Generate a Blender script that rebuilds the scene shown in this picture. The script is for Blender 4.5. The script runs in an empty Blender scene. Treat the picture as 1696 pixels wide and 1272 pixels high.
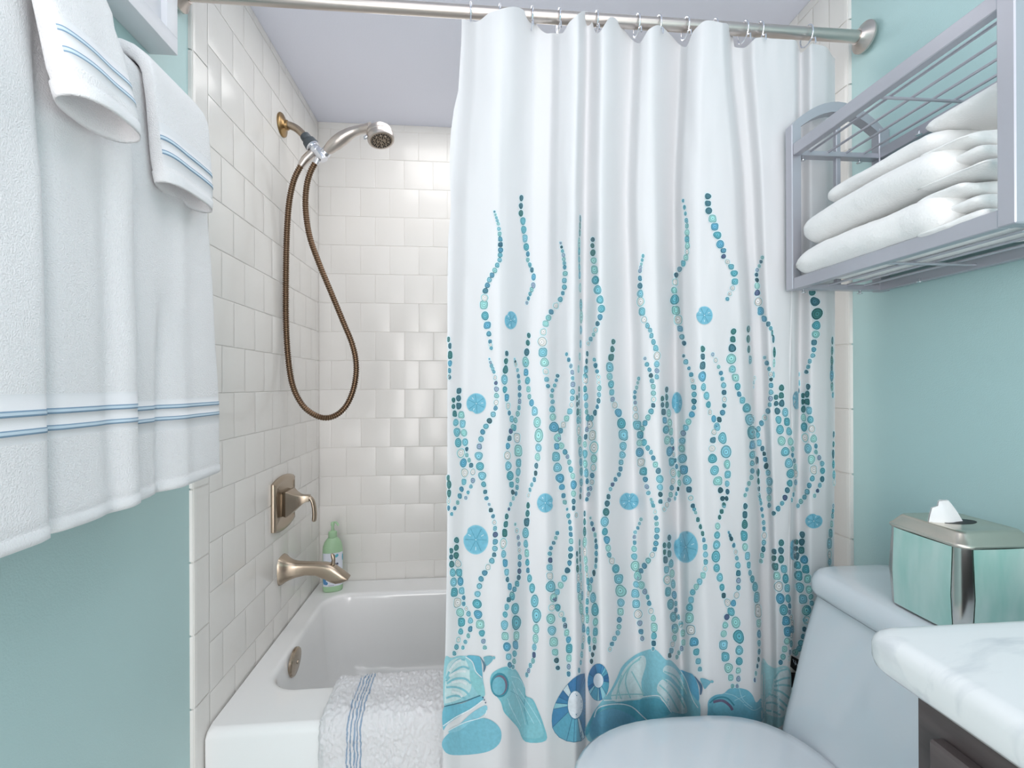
import bpy, math, random
from mathutils import Vector, Matrix, noise, geometry
sc = bpy.context.scene
col = sc.collection
PI = math.pi
R = random.Random(7)

# ------------------------------------------------------------------ camera
FPX = 774.2
YAW, PIT, ROL = -0.085, 0.001, -0.0037
CAM = Vector((0.575, -1.8165, 1.10))
cyw, syw = math.cos(YAW), math.sin(YAW)
F = Vector((-syw*math.cos(PIT), cyw*math.cos(PIT), math.sin(PIT)))
Rt = Vector((cyw, syw, 0)); Up = Rt.cross(F)
R2 = Rt*math.cos(ROL)+Up*math.sin(ROL); U2 = Up*math.cos(ROL)-Rt*math.sin(ROL)
cd = bpy.data.cameras.new('camera'); cam = bpy.data.objects.new('camera', cd); col.objects.link(cam)
cd.sensor_width = 36; cd.lens = FPX/1696*36; cd.clip_start = 0.02
m = Matrix((R2, U2, -F)).transposed().to_4x4(); m.translation = CAM
cam.matrix_world = m
sc.camera = cam

def ray(px, py):
    return F + R2*((px-848)/FPX) - U2*((py-636)/FPX)
def at(px, py, X=None, Y=None, Z=None):
    """a point of the place, measured off the photograph, on the plane X=, Y= or Z="""
    d = ray(px, py)
    if X is not None: t = (X-CAM.x)/d.x
    elif Y is not None: t = (Y-CAM.y)/d.y
    else: t = (Z-CAM.z)/d.z
    return CAM + d*t

# ------------------------------------------------------------------ colours and materials
def lin(c):
    return tuple(((v/255)/12.92 if v/255 <= .04045 else ((v/255+.055)/1.055)**2.4) for v in c)
def mat(name, rgb, rough=.5, metal=0., bump=None, spec=None, coat=0, var=None, trans=0, sss=0, sheen=0, ior=None, alpha=None):
    m = bpy.data.materials.new(name); m.use_nodes = True
    nt = m.node_tree; b = nt.nodes['Principled BSDF']
    c = lin(rgb)+(1,)
    b.inputs['Base Color'].default_value = c
    b.inputs['Roughness'].default_value = rough
    b.inputs['Metallic'].default_value = metal
    if spec is not None: b.inputs['Specular IOR Level'].default_value = spec
    if coat: b.inputs['Coat Weight'].default_value = coat; b.inputs['Coat Roughness'].default_value = .06
    if trans: b.inputs['Transmission Weight'].default_value = trans
    if sss: b.inputs['Subsurface Weight'].default_value = sss; b.inputs['Subsurface Scale'].default_value = .01
    if sheen: b.inputs['Sheen Weight'].default_value = sheen
    if ior: b.inputs['IOR'].default_value = ior
    tc = nt.nodes.new('ShaderNodeTexCoord')
    if var:   # (scale, second colour, stretch)
        n = nt.nodes.new('ShaderNodeTexNoise'); n.inputs['Scale'].default_value = var[0]; n.inputs['Detail'].default_value = 3
        mp = nt.nodes.new('ShaderNodeMapping'); mp.inputs['Scale'].default_value = var[2] if len(var) > 2 else (1, 1, 1)
        nt.links.new(tc.outputs['Object'], mp.inputs[0]); nt.links.new(mp.outputs[0], n.inputs['Vector'])
        r = nt.nodes.new('ShaderNodeValToRGB'); r.color_ramp.elements[0].position = .35; r.color_ramp.elements[1].position = .65
        r.color_ramp.elements[0].color = c; r.color_ramp.elements[1].color = lin(var[1])+(1,)
        nt.links.new(n.outputs['Fac'], r.inputs[0]); nt.links.new(r.outputs[0], b.inputs['Base Color'])
    if bump:  # (scale, strength, distance)
        n = nt.nodes.new('ShaderNodeTexNoise'); n.inputs['Scale'].default_value = bump[0]; n.inputs['Detail'].default_value = 4
        bp = nt.nodes.new('ShaderNodeBump'); bp.inputs['Strength'].default_value = bump[1]; bp.inputs['Distance'].default_value = bump[2]
        if len(bump) > 3:
            mp = nt.nodes.new('ShaderNodeMapping'); mp.inputs['Scale'].default_value = bump[3]
            nt.links.new(tc.outputs['Object'], mp.inputs[0]); nt.links.new(mp.outputs[0], n.inputs['Vector'])
        else: nt.links.new(tc.outputs['Object'], n.inputs['Vector'])
        nt.links.new(n.outputs['Fac'], bp.inputs['Height']); nt.links.new(bp.outputs[0], b.inputs['Normal'])
    return m
M = {}
M['teal'] = mat('teal wall paint', (182, 212, 212), .42, bump=(420, .18, .002))
M['ceil'] = mat('white paint with bluish light', (236, 239, 252), .6, bump=(200, .1, .002))  # ceiling is white; the bluish light on it is put into the colour
M['tile'] = mat('cream glazed tile', (231, 229, 225), .2, bump=(9, .12, .01))
M['grout'] = mat('pale grout', (242, 239, 234), .7)
M['floor'] = mat('pale floor tile', (205, 202, 198), .4, var=(8, (214, 211, 206)))
M['tub'] = mat('white enamel', (238, 239, 239), .12, coat=.3)
M['porc'] = mat('white porcelain', (228, 231, 236), .1, coat=.4)
M['nickel'] = mat('brushed nickel', (176, 162, 145), .27, 1.)
M['nickel2'] = mat('satin grey nickel', (204, 196, 190), .3, 1.)
M['bronze'] = mat('antique brass', (160, 132, 92), .28, 1.)
M['sprayf'] = mat('beige spray face', (150, 134, 114), .45)
M['hose'] = mat('bronze hose metal', (128, 106, 86), .3, 1.)
M['chrome'] = mat('chrome', (225, 228, 235), .1, 1.)
M['dkplastic'] = mat('dark grey plastic', (72, 80, 86), .45)
M['black'] = mat('black rubber', (18, 18, 20), .5)
M['terry'] = mat('white terry cloth', (240, 239, 240), .95, bump=(600, .6, .003), sheen=.25)
M['terrysm'] = mat('white woven band', (234, 234, 236), .9, bump=(1500, .25, .001))
M['hem'] = mat('ribbed white hem', (238, 238, 239), .9, bump=(380, .6, .002, (1, 3, 1.5)))
M['bdark'] = mat('dusty blue cord', (132, 160, 184), .7)
M['blight'] = mat('pale blue cord', (205, 222, 234), .6)
M['fluff'] = mat('white towel', (238, 237, 236), .95, bump=(300, .3, .003), sheen=.3)
M['mat'] = mat('white bath mat pile', (240, 240, 242), .95, bump=(700, .7, .004), sheen=.3)
M['matblue'] = mat('blue bath mat pile', (158, 180, 204), .95, bump=(700, .7, .004))
M['pewter'] = mat('pewter painted metal', (188, 188, 196), .36, .55, bump=(900, .08, .0005))
M['screw'] = mat('bright screw metal', (215, 216, 220), .2, 1.)
M['green'] = mat('mint green plastic', (166, 202, 164), .35)
M['labelw'] = mat('white label', (222, 228, 238), .5)
M['labelt'] = mat('teal label ink', (92, 178, 196), .5)
M['labelb'] = mat('blue label ink', (84, 140, 190), .5)
M['ink'] = mat('dark label ink', (62, 70, 100), .5)
M['glass'] = mat('teal glass', (196, 224, 217), .18, coat=.6, var=(26, (158, 208, 198), (1, 1, .25)))
M['silver'] = mat('brushed silver', (202, 200, 196), .22, 1., bump=(300, .1, .0005, (1, 1, .05)))
M['champ'] = mat('champagne metal', (216, 208, 196), .25, 1.)
M['tissue'] = mat('white tissue', (245, 245, 246), .9, bump=(200, .2, .001))
M['wood'] = mat('dark espresso wood', (92, 82, 82), .5, var=(14, (80, 71, 71), (1, 1, 6)))
M['white'] = mat('white painted wood', (232, 233, 238), .45)
M['pale'] = mat('pale bottle plastic', (196, 200, 196), .4)
# marble
mm = mat('white marble', (230, 231, 232), .16, coat=.2); nt = mm.node_tree; b = nt.nodes['Principled BSDF']
tc = nt.nodes.new('ShaderNodeTexCoord'); mp = nt.nodes.new('ShaderNodeMapping'); mp.inputs['Rotation'].default_value = (.3, .2, .9); mp.inputs['Scale'].default_value = (1.2, 4.2, 3)
n = nt.nodes.new('ShaderNodeTexNoise'); n.inputs['Scale'].default_value = 4.5; n.inputs['Detail'].default_value = 8; n.inputs['Distortion'].default_value = .9
r = nt.nodes.new('ShaderNodeValToRGB'); e = r.color_ramp.elements
e[0].position = .36; e[0].color = lin((206, 209, 213))+(1,); e[1].position = .47; e[1].color = lin((230, 231, 232))+(1,)
nt.links.new(tc.outputs['Object'], mp.inputs[0]); nt.links.new(mp.outputs[0], n.inputs['Vector']); nt.links.new(n.outputs['Fac'], r.inputs[0]); nt.links.new(r.outputs[0], b.inputs['Base Color'])
M['marble'] = mm
# curtain fabric and its print
def cloth(name, use_attr):
    m = bpy.data.materials.new(name); m.use_nodes = True; nt = m.node_tree; b = nt.nodes['Principled BSDF']
    b.inputs['Roughness'].default_value = .5; b.inputs['Sheen Weight'].default_value = .15
    tr = nt.nodes.new('ShaderNodeBsdfTranslucent'); mx = nt.nodes.new('ShaderNodeMixShader'); mx.inputs[0].default_value = .12
    out = nt.nodes['Material Output']
    if use_attr:
        a = nt.nodes.new('ShaderNodeAttribute'); a.attribute_name = 'print'
        tc = nt.nodes.new('ShaderNodeTexCoord'); n = nt.nodes.new('ShaderNodeTexNoise'); n.inputs['Scale'].default_value = 160; n.inputs['Detail'].default_value = 3
        mr = nt.nodes.new('ShaderNodeMapRange'); mr.inputs['To Min'].default_value = .82; mr.inputs['To Max'].default_value = 1.18
        mul = nt.nodes.new('ShaderNodeVectorMath'); mul.operation = 'SCALE'
        nt.links.new(tc.outputs['Object'], n.inputs['Vector']); nt.links.new(n.outputs['Fac'], mr.inputs['Value'])
        nt.links.new(a.outputs['Color'], mul.inputs[0]); nt.links.new(mr.outputs[0], mul.inputs['Scale'])
        nt.links.new(mul.outputs[0], b.inputs['Base Color']); nt.links.new(mul.outputs[0], tr.inputs['Color'])
    else:
        b.inputs['Base Color'].default_value = lin((219, 220, 222))+(1,); tr.inputs['Color'].default_value = lin((222, 223, 226))+(1,)
    nt.links.new(b.outputs[0], mx.inputs[1]); nt.links.new(tr.outputs[0], mx.inputs[2]); nt.links.new(mx.outputs[0], out.inputs['Surface'])
    return m
M['cloth'] = cloth('white polyester', False); M['print'] = cloth('printed polyester', True)

# ------------------------------------------------------------------ mesh building
class MB:
    def __init__(s): s.v = []; s.f = []; s.m = []; s.c = []
    def add(s, vs, fs, mi=0, c=None):
        o = len(s.v); s.v += [tuple(v) for v in vs]
        for f in fs: s.f.append(tuple(i+o for i in f)); s.m.append(mi); s.c.append(c)
    def build(s, name, mats, parent=None, sharp=35, smooth=True):
        me = bpy.data.meshes.new(name); me.from_pydata(s.v, [], s.f)
        if not isinstance(mats, (list, tuple)): mats = [mats]
        for k in mats: me.materials.append(k)
        me.polygons.foreach_set('material_index', s.m)
        if any(c is not None for c in s.c):
            ca = me.color_attributes.new('print', 'FLOAT_COLOR', 'CORNER'); k = 0
            buf = []
            for f, c in zip(s.f, s.c):
                cc = (c if c else (.8, .8, .8))+(1.,)
                for _ in f: buf += cc
            ca.data.foreach_set('color', buf)
        me.update()
        if smooth:
            me.polygons.foreach_set('use_smooth', [True]*len(me.polygons))
            if sharp: me.set_sharp_from_angle(angle=math.radians(sharp))
        ob = bpy.data.objects.new(name, me); col.objects.link(ob)
        if parent:
            ob.parent = parent; ob.matrix_parent_inverse = parent.matrix_world.inverted() if False else Matrix.Translation(-parent.location)
        return ob
    # shapes -----------------------------------------------------------
    def loft(s, rings, close=True, cap0=False, cap1=False, mi=0, mfun=None):
        o = len(s.v); n = len(rings[0])
        for r in rings: s.v += [tuple(p) for p in r]
        for i in range(len(rings)-1):
            for j in range(n if close else n-1):
                k = (j+1) % n
                s.f.append((o+i*n+j, o+i*n+k, o+(i+1)*n+k, o+(i+1)*n+j)); s.m.append(mfun(i, j) if mfun else mi); s.c.append(None)
        if cap0: s.f.append(tuple(o+j for j in reversed(range(n)))); s.m.append(mi); s.c.append(None)
        if cap1: s.f.append(tuple(o+(len(rings)-1)*n+j for j in range(n))); s.m.append(mi); s.c.append(None)
    def rbox(s, x0, x1, y0, y1, z0, z1, r=.003, seg=2, mi=0):
        r = min(r, (x1-x0)/2.01, (y1-y0)/2.01, (z1-z0)/2.01)
        rings = []
        lev = [(z0, r)]+[(z0+r-r*math.cos(a), r-r*math.sin(a)) for a in [PI/2*k/seg for k in range(1, seg+1)]]
        lev += [(z1-(z-z0), i) for z, i in reversed(lev)]
        for z, i in lev:
            rings.append([(p[0], p[1], z) for p in rrect((x0+x1)/2, (y0+y1)/2, (x1-x0)/2-i, (y1-y0)/2-i, max(r-i, 1e-5) if True else r, seg)])
        s.loft(rings, True, True, True, mi)
    def tube(s, pts, rad, n=12, cap=True, mi=0):
        pts = [Vector(p) for p in pts]
        if not isinstance(rad, (list, tuple)): rad = [rad]*len(pts)
        rings = []; up = None
        for i, p in enumerate(pts):
            a = pts[max(i-1, 0)]; b_ = pts[min(i+1, len(pts)-1)]; t = (b_-a).normalized()
            if up is None:
                up = Vector((0, 0, 1)) if abs(t.z) < .9 else Vector((1, 0, 0))
            x = (up - t*up.dot(t)).normalized(); up = x; y = t.cross(x)
            rr = rad[i]
            if isinstance(rr, tuple): rings.append([p+x*math.cos(2*PI*k/n)*rr[0]+y*math.sin(2*PI*k/n)*rr[1] for k in range(n)])
            else: rings.append([p+(x*math.cos(2*PI*k/n)+y*math.sin(2*PI*k/n))*rr for k in range(n)])
        s.loft(rings, True, cap, cap, mi)
    def lathe(s, origin, axis, prof, n=28, mi=0, cap=True):
        """prof: (distance along axis, radius)"""
        o = Vector(origin); a = Vector(axis).normalized()
        x = (Vector((0, 0, 1)) if abs(a.z) < .9 else Vector((1, 0, 0))); x = (x-a*x.dot(a)).normalized(); y = a.cross(x)
        s.loft([[o+a*d+(x*math.cos(2*PI*k/n)+y*math.sin(2*PI*k/n))*r for k in range(n)] for d, r in prof], True, cap, cap, mi)
def rrect(cx, cy, hx, hy, r, seg=4):
    r = min(r, hx, hy); out = []
    for q, (sx, sy) in enumerate(((1, 1), (-1, 1), (-1, -1), (1, -1))):
        for k in range(seg+1):
            a = PI/2*(q+k/seg)
            out.append((cx+sx*(hx-r)+r*math.cos(a), cy+sy*(hy-r)+r*math.sin(a)))
    return out
def spline(pts, n):
    pts = [Vector(p) for p in pts]; out = []
    for i in range(len(pts)-1):
        p0 = pts[max(i-1, 0)]; p1 = pts[i]; p2 = pts[i+1]; p3 = pts[min(i+2, len(pts)-1)]
        for k in range(n):
            t = k/n
            out.append(.5*((2*p1)+(p2-p0)*t+(2*p0-5*p1+4*p2-p3)*t*t+(3*p1-p0-3*p2+p3)*t**3))
    out.append(pts[-1]); return out
def tag(o, label=None, cat=None, group=None, kind=None):
    if label: o['label'] = label
    if cat: o['category'] = cat
    if group: o['group'] = group
    if kind: o['kind'] = kind
    return o
def thing(name, loc, label, cat, group=None):
    o = bpy.data.objects.new(name, None); col.objects.link(o); o.location = loc; o.empty_display_size = .05
    return tag(o, label, cat, group)
def struct(o): o['kind'] = 'structure'; return o

# ------------------------------------------------------------------ the room
T = .1095; ZR0 = 1.5206; ZTOP = 2.094; ZRIM = .36
W = 1.452; YE = -.798; YC = -.739
def tiles(mb, mp, u0, u1, zb, zt, ju, mi=1, jz=ZR0, flip=False):
    """running-bond tiles; ju = joint position of the even bands; mp(u, z, depth)"""
    k0 = int(math.floor((jz-zt)/T))-1
    for k in range(k0, 40):
        zhi = jz-k*T; zlo = zhi-T
        a, b_ = min(zhi, zt), max(zlo, zb)
        if a-b_ < .01: continue
        j = ju+(0 if k % 2 == 0 else T/2)
        i0 = int(math.floor((u0-j)/T))-1
        for i in range(i0, i0+60):
            ul, ur = max(j+i*T, u0), min(j+(i+1)*T, u1)
            if ur-ul < .008: continue
            one(mb, mp, ul, ur, b_, a, mi, flip)
def one(mb, mp, ul, ur, zl, zh, mi, flip=False):
    g, bv, h = .0006, .0022, .0006
    tu, tz = R.gauss(0, .0014), R.gauss(0, .0014)
    cu, cz = (ul+ur)/2, (zl+zh)/2
    def P(u, z, d): return mp(u, z, d+(tu*(u-cu)+tz*(z-cz))*(1 if d > 0 else 0))
    o = [(ul+g, zl+g), (ur-g, zl+g), (ur-g, zh-g), (ul+g, zh-g)]
    i_ = [(ul+g+bv, zl+g+bv), (ur-g-bv, zl+g+bv), (ur-g-bv, zh-g-bv), (ul+g+bv, zh-g-bv)]
    m_ = [(ul+g+bv*.35, zl+g+bv*.35), (ur-g-bv*.35, zl+g+bv*.35), (ur-g-bv*.35, zh-g-bv*.35), (ul+g+bv*.35, zh-g-bv*.35)]
    vs = [P(u, z, -h) for u, z in o]+[P(u, z, -h*.35) for u, z in m_]+[P(u, z, .00001) for u, z in i_]
    fs = [(a+l, (a+1) % 4+l, (a+1) % 4+4+l, a+4+l) for l in (0, 4) for a in range(4)]+[(8, 9, 10, 11)]
    if flip: fs = [tuple(reversed(f)) for f in fs]
    mb.add(vs, fs, mi)
def quad(mb, a, b_, c, d, mi=0): mb.add([a, b_, c, d], [(0, 1, 2, 3)], mi)
def slab(mb, x0, x1, y0, y1, z0, z1, mi=0):
    vs = [(x, y, z) for z in (z0, z1) for x, y in ((x0, y0), (x1, y0), (x1, y1), (x0, y1))]
    mb.add(vs, [(3, 2, 1, 0), (4, 5, 6, 7), (0, 1, 5, 4), (1, 2, 6, 5), (2, 3, 7, 6), (3, 0, 4, 7)], mi)
YF = -2.75   # the room goes on behind the camera
# left wall
mb = MB(); slab(mb, -.1, -.008, YF, .1, 0, ZTOP)
slab(mb, -.008, -.0013, YE+.004, 0, .30, ZTOP, 2)
tiles(mb, lambda u, z, d: (d, u, z), YC, 0, ZRIM-.02, ZTOP, YC, 1)
def bull(mb, side, jz):
    # rounded edge tiles, six inches tall, down the front edge of the tiling
    z = jz
    zs = []
    while z < ZTOP: z += .1517
    while z > 0.0:
        hi, lo = min(z, ZTOP), max(z-.1517, 0.0)
        if hi-lo > .004: zs.append((lo+.0008, hi-.0008))
        z -= .1517
    for lo, hi in zs:
        prof = [(YC-.0008, -.0013), (YC-.002, 0), (YE+.012, 0), (YE+.006, -.0008), (YE+.002, -.003), (YE, -.008)]
        for (y0, d0), (y1, d1) in zip(prof, prof[1:]):
            x = (lambda d: d) if side < 0 else (lambda d: W-d)
            q = [(x(d0), y0, lo+.001), (x(d1), y1, lo+.001), (x(d1), y1, hi-.001), (x(d0), y0, hi-.001)]
            if side < 0: q = q[::-1]
            mb.add(q, [(0, 1, 2, 3)], 1)
bull(mb, -1, 1.10-(919.5-637)/774.2*1.003+.0)
struct(mb.build('wall_left', [M['teal'], M['tile'], M['grout']], sharp=20))
# back wall
mb = MB(); slab(mb, -.1, W+.1, .0013, .1, 0, ZTOP, 1)
tiles(mb, lambda u, z, d: (u, -d, z), 0, W, ZRIM-.02, ZTOP, .0989, 0)
struct(mb.build('wall_back', [M['tile'], M['grout']], sharp=20))
# right wall
mb = MB(); slab(mb, W+.008, W+.1, YF, .1, 0, ZTOP)
slab(mb, W+.0013, W+.008, YE+.004, 0, .30, ZTOP, 2)
tiles(mb, lambda u, z, d: (W-d, u, z), YC, 0, ZRIM-.02, ZTOP, YC, 1, flip=True)
bull(mb, 1, at(1393, 571.5, X=W).z)
struct(mb.build('wall_right', [M['teal'], M['tile'], M['grout']], sharp=20))
mb = MB(); slab(mb, -.1, W+.1, YF, .1, -.1, 0); struct(mb.build('floor', M['floor'], smooth=False))
mb = MB(); slab(mb, -.1, W+.1, YF, .1, ZTOP, ZTOP+.1); struct(mb.build('ceiling', M['ceil'], smooth=False))

# ------------------------------------------------------------------ bathtub
t = thing('bathtub', (W/2, -.38, 0), 'white built-in bathtub set between the tiled walls, behind the curtain', 'bathtub')
mb = MB(); S = 8
def L(x0, x1, y0, y1, r, z): return [(p[0], p[1], z) for p in rrect((x0+x1)/2, (y0+y1)/2, (x1-x0)/2, (y1-y0)/2, r, S)]
a0, a1, c0, c1 = .002, W-.002, -.765, -.002
rings = [L(a0, a1, c0, c1, .004, 0), L(a0, a1, c0, c1, .004, ZRIM-.018), L(a0+.001, a1-.001, c0+.004, c1-.001, .008, ZRIM-.006), L(a0+.002, a1-.002, c0+.014, c1-.002, .014, ZRIM),
         L(a0+.004, a1-.004, c0+.018, c1-.004, .014, ZRIM), L(.052, W-.069, -.646, -.102, .089, ZRIM), L(.058, W-.075, -.640, -.108, .085, ZRIM), L(.0625, W-.080, -.6355, -.1125, .082, ZRIM-.0015), L(.067, W-.084, -.631, -.117, .08, ZRIM-.006), L(.070, W-.088, -.628, -.120, .079, ZRIM-.014),
         L(.078, W-.11, -.622, -.126, .08, .27), L(.095, W-.17, -.612, -.137, .09, .15), L(.11, W-.21, -.600, -.150, .10, .105), L(.14, W-.25, -.575, -.175, .10, .08), L(.2, W-.31, -.53, -.22, .1, .072)]
mb.loft(rings, True, True, True)
mb.build('basin', M['tub'], t, sharp=60)
# overflow plate
oc = at(489, 1096, X=.078); mb = MB()
mb.lathe((.072, oc.y, oc.z), (1, 0, -.08), [(0, .038), (.006, .0385), (.010, .036), (.0125, .02), (.013, .004)], 32)
mb.lathe((.084, oc.y, oc.z), (1, 0, -.08), [(0, .006), (.0025, .0055), (.003, .003)], 12)
p = mb.build('overflow_plate', M['nickel'], t); tag(p, 'round nickel overflow plate')
p2 = at(484, 1068, X=.0725); 
# ------------------------------------------------------------------ mat over the tub edge
mb = MB()
prof = spline([(-.604, .20), (-.606, .30), (-.612, .36), (-.628, .384), (-.66, .3875), (-.70, .386), (-.745, .388), (-.775, .378), (-.787, .35), (-.790, .28), (-.790, .16), (-.790, .10)], 1)
pp = []
for i in range(len(prof)-1):
    a = Vector((prof[i][0], prof[i][1])); b_ = Vector((prof[i+1][0], prof[i+1][1])); n = max(1, int((b_-a).length/.0032))
    pp += [a.lerp(b_, k/n) for k in range(n)]
for _ in range(6): pp = [pp[0]]+[(pp[i-1]+pp[i]+pp[i+1])/3 for i in range(1, len(pp)-1)]+[pp[-1]]
xs = []; x = .240
while x < .86: xs.append(x); x += .0019 if x < .56 else .005
def blue(x): return any(abs(x-k) < .0019 for k in (.303, .3105, .318, .3255, .333))
rings = []
for q, x in enumerate(xs):
    e = min((x-xs[0])/.022, (xs[-1]-x)/.022, 1); e = math.sqrt(max(0, 1-(1-e)**2))
    ring = []
    for i, c in enumerate(pp):
        tt = (pp[min(i+1, len(pp)-1)]-pp[max(i-1, 0)]).normalized(); nn = Vector((-tt.y, tt.x)); nn = nn if nn.y*1 > -.001 or abs(tt.x) < .3 else -nn
        nn = Vector((tt.y, -tt.x))
        d = -.020*(1-e)+(.0048*noise.noise(Vector((x*150, c.x*150, c.y*150)))+.003*noise.noise(Vector((x*330, c.x*330, c.y*330)))+.004*noise.noise(Vector((x*22, c.x*22, c.y*22))))
        if blue(x): d -= .0025
        ring.append((x+.003*noise.noise(Vector((c.x*60, c.y*60, x*60))), c.x+nn.x*d, c.y+nn.y*d))
    rings.append(ring)
# check outward direction at the top of the rim
k = min(range(len(pp)), key=lambda i: abs(pp[i].x+.70)); tt = (pp[k+1]-pp[k-1]).normalized()
if -tt.x < 0: raise Exception('mat normal')
mb.loft(rings, False, mfun=lambda i, j: 1 if blue(xs[i]) else 0)
tag(mb.build('bath_mat', [M['mat'], M['matblue']], sharp=None), 'fluffy white bath mat with thin blue stripes draped over the tub edge', 'bath mat')

# ------------------------------------------------------------------ valve, spout, shower
YP = -.348
t = thing('shower_valve', (0, YP, .746), 'brushed nickel shower valve with square plate and drooping lever on the left tiles', 'shower valve')
mb = MB(); cz = .746
def plate(hy, hz, x, bow):
    out = []
    for s_, (ya, yb) in ((1, (-1, 1)), (-1, (1, -1))):
        for k in range(13):
            u = ya+(yb-ya)*k/12
            out.append((x, YP+u*hy, cz+s_*(hz-bow*u*u)))
    return out
mb.loft([plate(.078, .082, 0, .014), plate(.079, .083, .006, .014), plate(.075, .078, .0115, .014), plate(.066, .068, .013, .012), plate(.062, .063, .0105, .011), plate(.03, .03, .016, .004)], True, False, True)
mb.build('plate', M['nickel'], t, sharp=50)
mb = MB()
def sq(x, z, h, hz=None, n=4):
    hz = hz or h
    return [(x, YP+p[0], z+p[1]) for p in rrect(0, 0, h, hz, h*.12, 3)]
mb.loft([sq(.016, cz, .034, .036), sq(.024, cz, .036, .038), sq(.027, cz, .034, .037), sq(.040, cz+.001, .025, .026), sq(.052, cz+.004, .0165, .018), sq(.063, cz+.008, .012, .0125), sq(.072, cz+.0105, .010, .010), sq(.082, cz+.011, .0095, .009)], True, True, True)
hub = mb.build('handle', M['nickel'], t, sharp=40)
mb = MB()
pts = spline([(.070, YP, cz+.013), (.082, YP, cz+.012), (.090, YP, cz+.002), (.0945, YP, cz-.018), (.096, YP, cz-.040), (.0945, YP, cz-.060)], 5)
mb.tube(pts, [(.0055+.001*i/len(pts), .0095+.0015*i/len(pts)) for i in range(len(pts)-1)]+[(.004, .007)], 14)
mb.build('lever', M['nickel'], hub, sharp=60)

t = thing('tub_spout', (0, YP, .543), 'brushed nickel tub spout curving out of the left tiles above the tub', 'faucet')
mb = MB()
secs = [(0, .587, .500, .037), (.006, .584, .502, .036), (.016, .576, .509, .0285), (.03, .569, .515, .0225), (.045, .5655, .520, .019), (.07, .5635, .525, .0172), (.1, .562, .523, .0172), (.125, .560, .512, .0185), (.145, .556, .501, .0195), (.16, .547, .496, .0200), (.178, .532, .499, .0198), (.192, .519, .5055, .019), (.198, .512, .510, .017)]
rings = []
for X, zt, zb, hy in secs:
    ring = []
    for k in range(28):
        a = 2*PI*k/28; ca, sa = math.cos(a), math.sin(a); n = 2/3.4
        ring.append((X, YP+hy*math.copysign(abs(ca)**n, ca), (zt+zb)/2+(zt-zb)/2*math.copysign(abs(sa)**n, sa)))
    rings.append(ring)
mb.loft(rings, True, True, True); mb.build('spout', M['nickel'], t, sharp=50)
mb = MB(); mb.tube([(.150, YP, .552), (.1515, YP, .566), (.150, YP, .578), (.146, YP, .586)], [(.006, .0045), (.0055, .005), (.0065, .006), (.003, .003)], 12)
mb.build('diverter_knob', M['nickel'], t)

t = thing('hand_shower', (0, YP, 1.887), 'nickel hand shower with a long bronze hose on the left tiled wall', 'shower')
esc = at(466, 207, X=0)
mb = MB(); mb.lathe((0, esc.y, esc.z), (1, 0, 0), [(0, .034), (.003, .035), (.006, .0335), (.0085, .028), (.010, .020), (.013, .0155), (.020, .0140), (.021, .011)], 32)
mb.build('wall_flange', M['bronze'], t)
def V(px, py, y=esc.y): return at(px, py, Y=y)
mb = MB(); mb.tube(spline([V(468, 206), V(480, 208), V(491, 213), V(500, 221), V(508, 230)], 6), .0112, 16)
mb.build('shower_arm', M['nickel'], t)
mb = MB(); A, B = V(503, 223), V(524, 250); ax = (B-A).normalized()
mb.lathe(A, ax, [(.002, .0125), (.004, .0145), (.014, .0155), (.018, .0135), (.021, .0145), (.024, .0195), (.040, .0215), (.044, .018)], 24)
mb.build('swivel_connector', M['dkplastic'], t)
mb = MB(); mb.lathe(A+ax*.044, ax, [(-.003, .020), (.003, .0195), (.004, .014), (.010, .0165), (.020, .016), (.026, .012), (.028, .006)], 24)
hp = A+ax*.058
mb.tube([V(519, 243), V(526, 251), V(533, 259), V(537, 265)], [(.012, .014), (.0165, .016), (.018, .016), (.012, .013)], 16)
mb.tube([V(531, 257), V(538, 254), V(542, 250), V(544, 248.5)], [.013, .0155, .0155, .0125], 16)
mb.tube([V(533, 248), V(527, 262), V(523, 272)], [.012, .010, .008], 14)
mb.build('holder', M['chrome'], t, sharp=50)
mb = MB(); mb.tube([V(521, 250), V(513, 257), V(505, 265), V(498, 275)], [.0105, .0125, .0125, .0095], 16); mb.build('hose_nut', M['nickel2'], t)
# handset
yo = esc.y
mb = MB(); hp_ = [(538, 253, .0095), (541.5, 250, .0125), (548, 244, .0160), (557, 236.5, .0185), (567, 229, .0185), (577, 222.5, .0160), (587, 217.5, .0135), (597, 214.5, .0122), (606, 213, .0135), (614, 213, .0170)]
pts = spline([V(a, b_, yo-.004*i) for i, (a, b_, c) in enumerate(hp_)], 4)
rr = []
for i in range(len(hp_)-1):
    for k in range(4): rr.append(hp_[i][2]+(hp_[i+1][2]-hp_[i][2])*k/4)
rr.append(hp_[-1][2]); mb.tube(pts, [(q*1.02, q*1.1) for q in rr], 18)
hand = mb.build('handset', M['nickel2'], t, sharp=60)
mb = MB(); hq = [pts[i]+Vector((-.006, .002, .0145+.001*(i % 3 == 0)))+Vector((0, 0, (rr[i]-.018)*.9)) for i in range(7, 24)]
mb.tube(hq, [(.0025, .006)]*len(hq), 10); mb.build('grip', M['dkplastic'], hand)
nrm = Vector((.22, -.17, -.96)).normalized(); fc = V(631.5, 233, yo-.045)
mb = MB(); mb.lathe(fc, nrm, [(-.045, .004), (-.0445, .018), (-.040, .030), (-.033, .0365), (-.020, .0395), (-.018, .0385), (-.016, .0397), (-.005, .040), (0, .0385), (.001, .0335), (-.001, .031)], 40)
hd = mb.build('shower_head', M['nickel2'], hand, sharp=50)
mb = MB(); mb.lathe(fc, nrm, [(-.002, .0335), (.0005, .033), (.0008, .0005)], 32); mb.build('spray_face', M['sprayf'], hd)
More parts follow.
